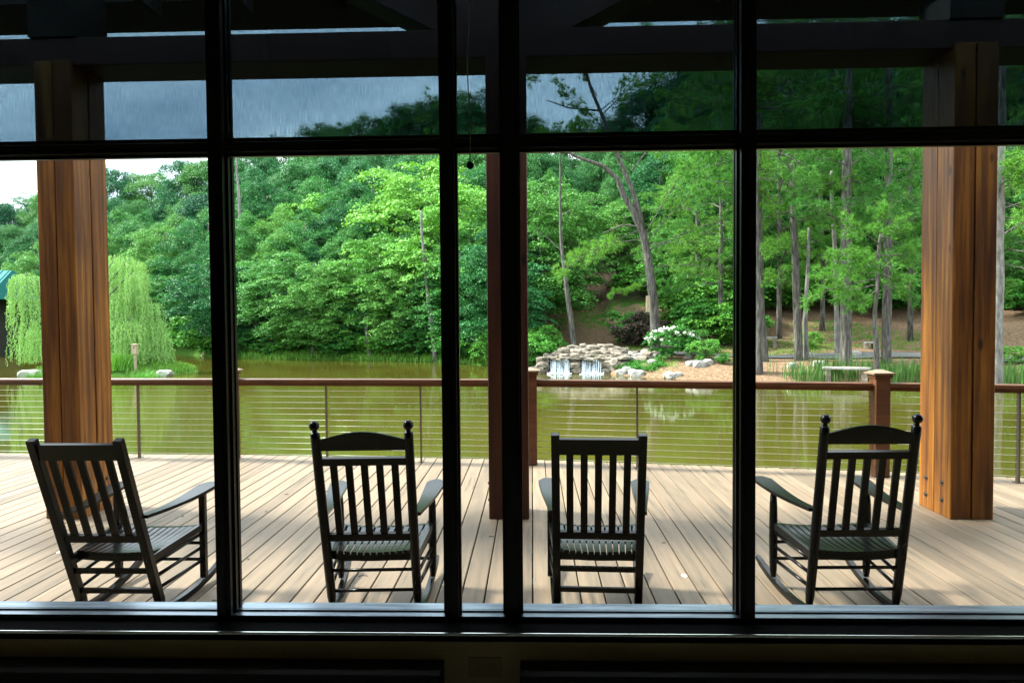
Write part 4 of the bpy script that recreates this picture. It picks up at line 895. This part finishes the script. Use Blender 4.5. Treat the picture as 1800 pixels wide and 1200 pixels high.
# ------------------------------------------------------------------ shrubs and ground cover
def shrub(kind, px, r, h, lab, wide=1.0, v=None, grp=None, m=None, name='shrub'):
    o = put_tree('shrub', px, r, h, lab, grp, name=name, cat='shrub', v=v, wide=wide)
    for ch in o.children:
        if ch.name.startswith('crown'):
            ch.name = 'foliage' if 'foliage' not in bpy.data.objects else 'foliage.001'
            if m: ch.data = ch.data.copy(); ch.data.materials.clear(); ch.data.materials.append(m)
        else: ch.name = 'stem'
    return o
sr = lambda px: shoreR(az_px(px))
h1 = shrub('s', 1182, 30.6, 1.5, 'large green shrub covered in white flower heads right of the forked pine', 1.15, 0)
tm, cm, H = protos['shrub'][0]; g = np.random.default_rng(5); FP = []
for k in range(48):
    d = unit(g.normal(size=(1, 3)))[0]; d[2] = abs(d[2]) * .8 + .1; c = np.array([d[0] * 1.45, d[1] * 1.45, 1.0 + d[2] * 1.15]); q = c + unit(g.normal(size=(16, 3))) * .085; FP.append(q)
fl = link('flower', fast_mesh('flower', leaf_quads(np.concatenate(FP), g.normal(size=(48 * 16, 3)), .10, .9), 4), M['flower'], h1)
shrub('s', 1238, 29.8, 1.0, 'round bright green shrub above the white boulder trio', 1.05, 1, m=M['leaf_bright'])
shrub('s', 1272, 29.0, .45, 'small dark green shrub alone on the mulch by the right mullion', 1.1, 2)
shrub('s', 1218, 33.5, 1.2, 'feathery light green shrub behind the white flowering shrub', 1.3, 1, m=M['leaf_bright'])
for px, r, h, wd in ((1240, 37, 2.4, 1.1), (1275, 36.5, 2.2, 1.1), (1300, 36, 2.0, 1.1), (1205, 40, 2.6, 1.2), (1260, 40, 2.8, 1.2)):
    shrub('s', px, r, h, 'leafy green shrub between path and wood, right of the stone wall', wd, grp='shrubs behind the stone wall')
shrub('s', 1122, 37, 1.9, 'dark purplish shrub beyond the path left of the forked pine', 1.1, 2, m=leafmat('leaf_purple', (.03, .035, .02), (.05, .04, .03), (.08, .06, .04)))
shrub('s', 1108, 38.5, 2.0, 'pale green shrub behind the dark purplish shrub', 1.0, 1)
shrub('s', 951, 34.0, 1.6, 'upright green shrub left of the thin leaning trunk', .9, 0)
shrub('s', 962, 31.6, .8, 'small yellow green shrub at the left of the waterfall', .6, 1, m=M['leaf_bright'])
shrub('s', 935, 31.5, .6, 'low green plant on the bank left of the waterfall', 1.3, 2)
for px in range(385, 940, 19):
    shrub('s', px + random.uniform(-6, 6), sr(px) + random.uniform(.5, 1.8), random.uniform(.8, 1.9), 'leafy shrub at the far waterline, ' + where(px), random.uniform(.9, 1.3), grp='shrubs along the far waterline')
for px in range(-60, 385, 30):
    shrub('s', px, sr(px) + random.uniform(.4, 2), random.uniform(1.6, 3.2), 'dark leafy shrub on the left shore, ' + where(px), 1.3, grp='shrubs along the left shore')
for px in range(930, 1900, 48):
    if 1020 < px < 1110: continue
    shrub('s', px + random.uniform(-8, 8), sr(px) + random.uniform(17, 22), random.uniform(1.4, 3.0), 'understory shrub at the foot of the wood, ' + where(px), 1.3, grp='understory shrubs')
shrub('s', 1420, 35.2, .9, 'small bright green shrub beyond the path right of the straight pine', 1, 1, m=M['leaf_bright'])
shrub('s', 1785, 31.5, .7, 'low bright shrub beyond the path at the right edge', 1.2, 0, m=M['leaf_bright'])
# ground ivy right of the falls, grass verges, reeds
pts = []
for k in range(900):
    px = random.uniform(1085, 1165); r = sr(px) + random.uniform(.6, 3.2)
    if mnoise.noise(Vector((px * .05, r * .8, 2))) < -.05: continue
    p = gpos(px, r); pts.append((p.x, p.y, p.z))
q = np.repeat(np.array(pts), 9, 0); q += rng.normal(size=q.shape) * np.array([.12, .12, .03]); q[:, 2] += .08
tag(link('ground_ivy', fast_mesh('ground_ivy', leaf_quads(q, np.array([0, 0, 1.]) + rng.normal(size=q.shape) * .4, .09), 4), M['shrub']), kind='stuff', label='patch of trailing ivy between the rubble and the mulch bank', cat='ground cover')
pts = []
for k in range(9000):
    px = random.uniform(910, 1880); a = az_px(px); s = random.uniform(6.4, 17) if random.random() < .8 else random.uniform(.5, 4); r = shoreR(a) + s; x, y = r * math.sin(a), r * math.cos(a)
    if mnoise.noise(Vector((x * .16, y * .16, 0))) * .5 + (.12 if 6.3 < s < 8 else 0) < .06: continue
    pts.append((x, y, hz(x, y)))
tag(blades('verge_grass', pts, .08, .03, .15, M['grass'], 6, .5), kind='stuff', label='patchy grass on the far side of the path under the pines', cat='grass')
pts = []
for k in range(700):
    px = random.uniform(390, 935); r = sr(px) + random.uniform(-.1, 1.6); p = gpos(px, r); pts.append(tuple(p))
tag(blades('shore_grass', pts, .32, .035, .15, M['grass'], 12, .6), kind='stuff', label='long grass along the far waterline', cat='grass')
pts = []
for k in range(190):
    px = random.choice((random.gauss(1450, 35), random.uniform(1395, 1625), random.uniform(1530, 1625), random.uniform(1745, 1900))); r = sr(px) + random.uniform(-.25, 1.0); p = gpos(px, r); pts.append((p.x, p.y, max(p.z, WZ - .1)))
tag(blades('reeds', pts, .68, .026, .16, M['reed'], 9, .28), kind='stuff', label='tall green reeds along the near bank behind the railing post', cat='reeds')
# nest box on the forked pine
p = at_y(1139, 535, gpos(1155, 32.5).y - .32); tag(MB().box((-.09, -.06, -.35), (.09, .06, .4), .01).build('nest_box', M['boxwood'], loc=p), 'narrow pale nest box fixed on the trunk of the forked pine', 'nest box')
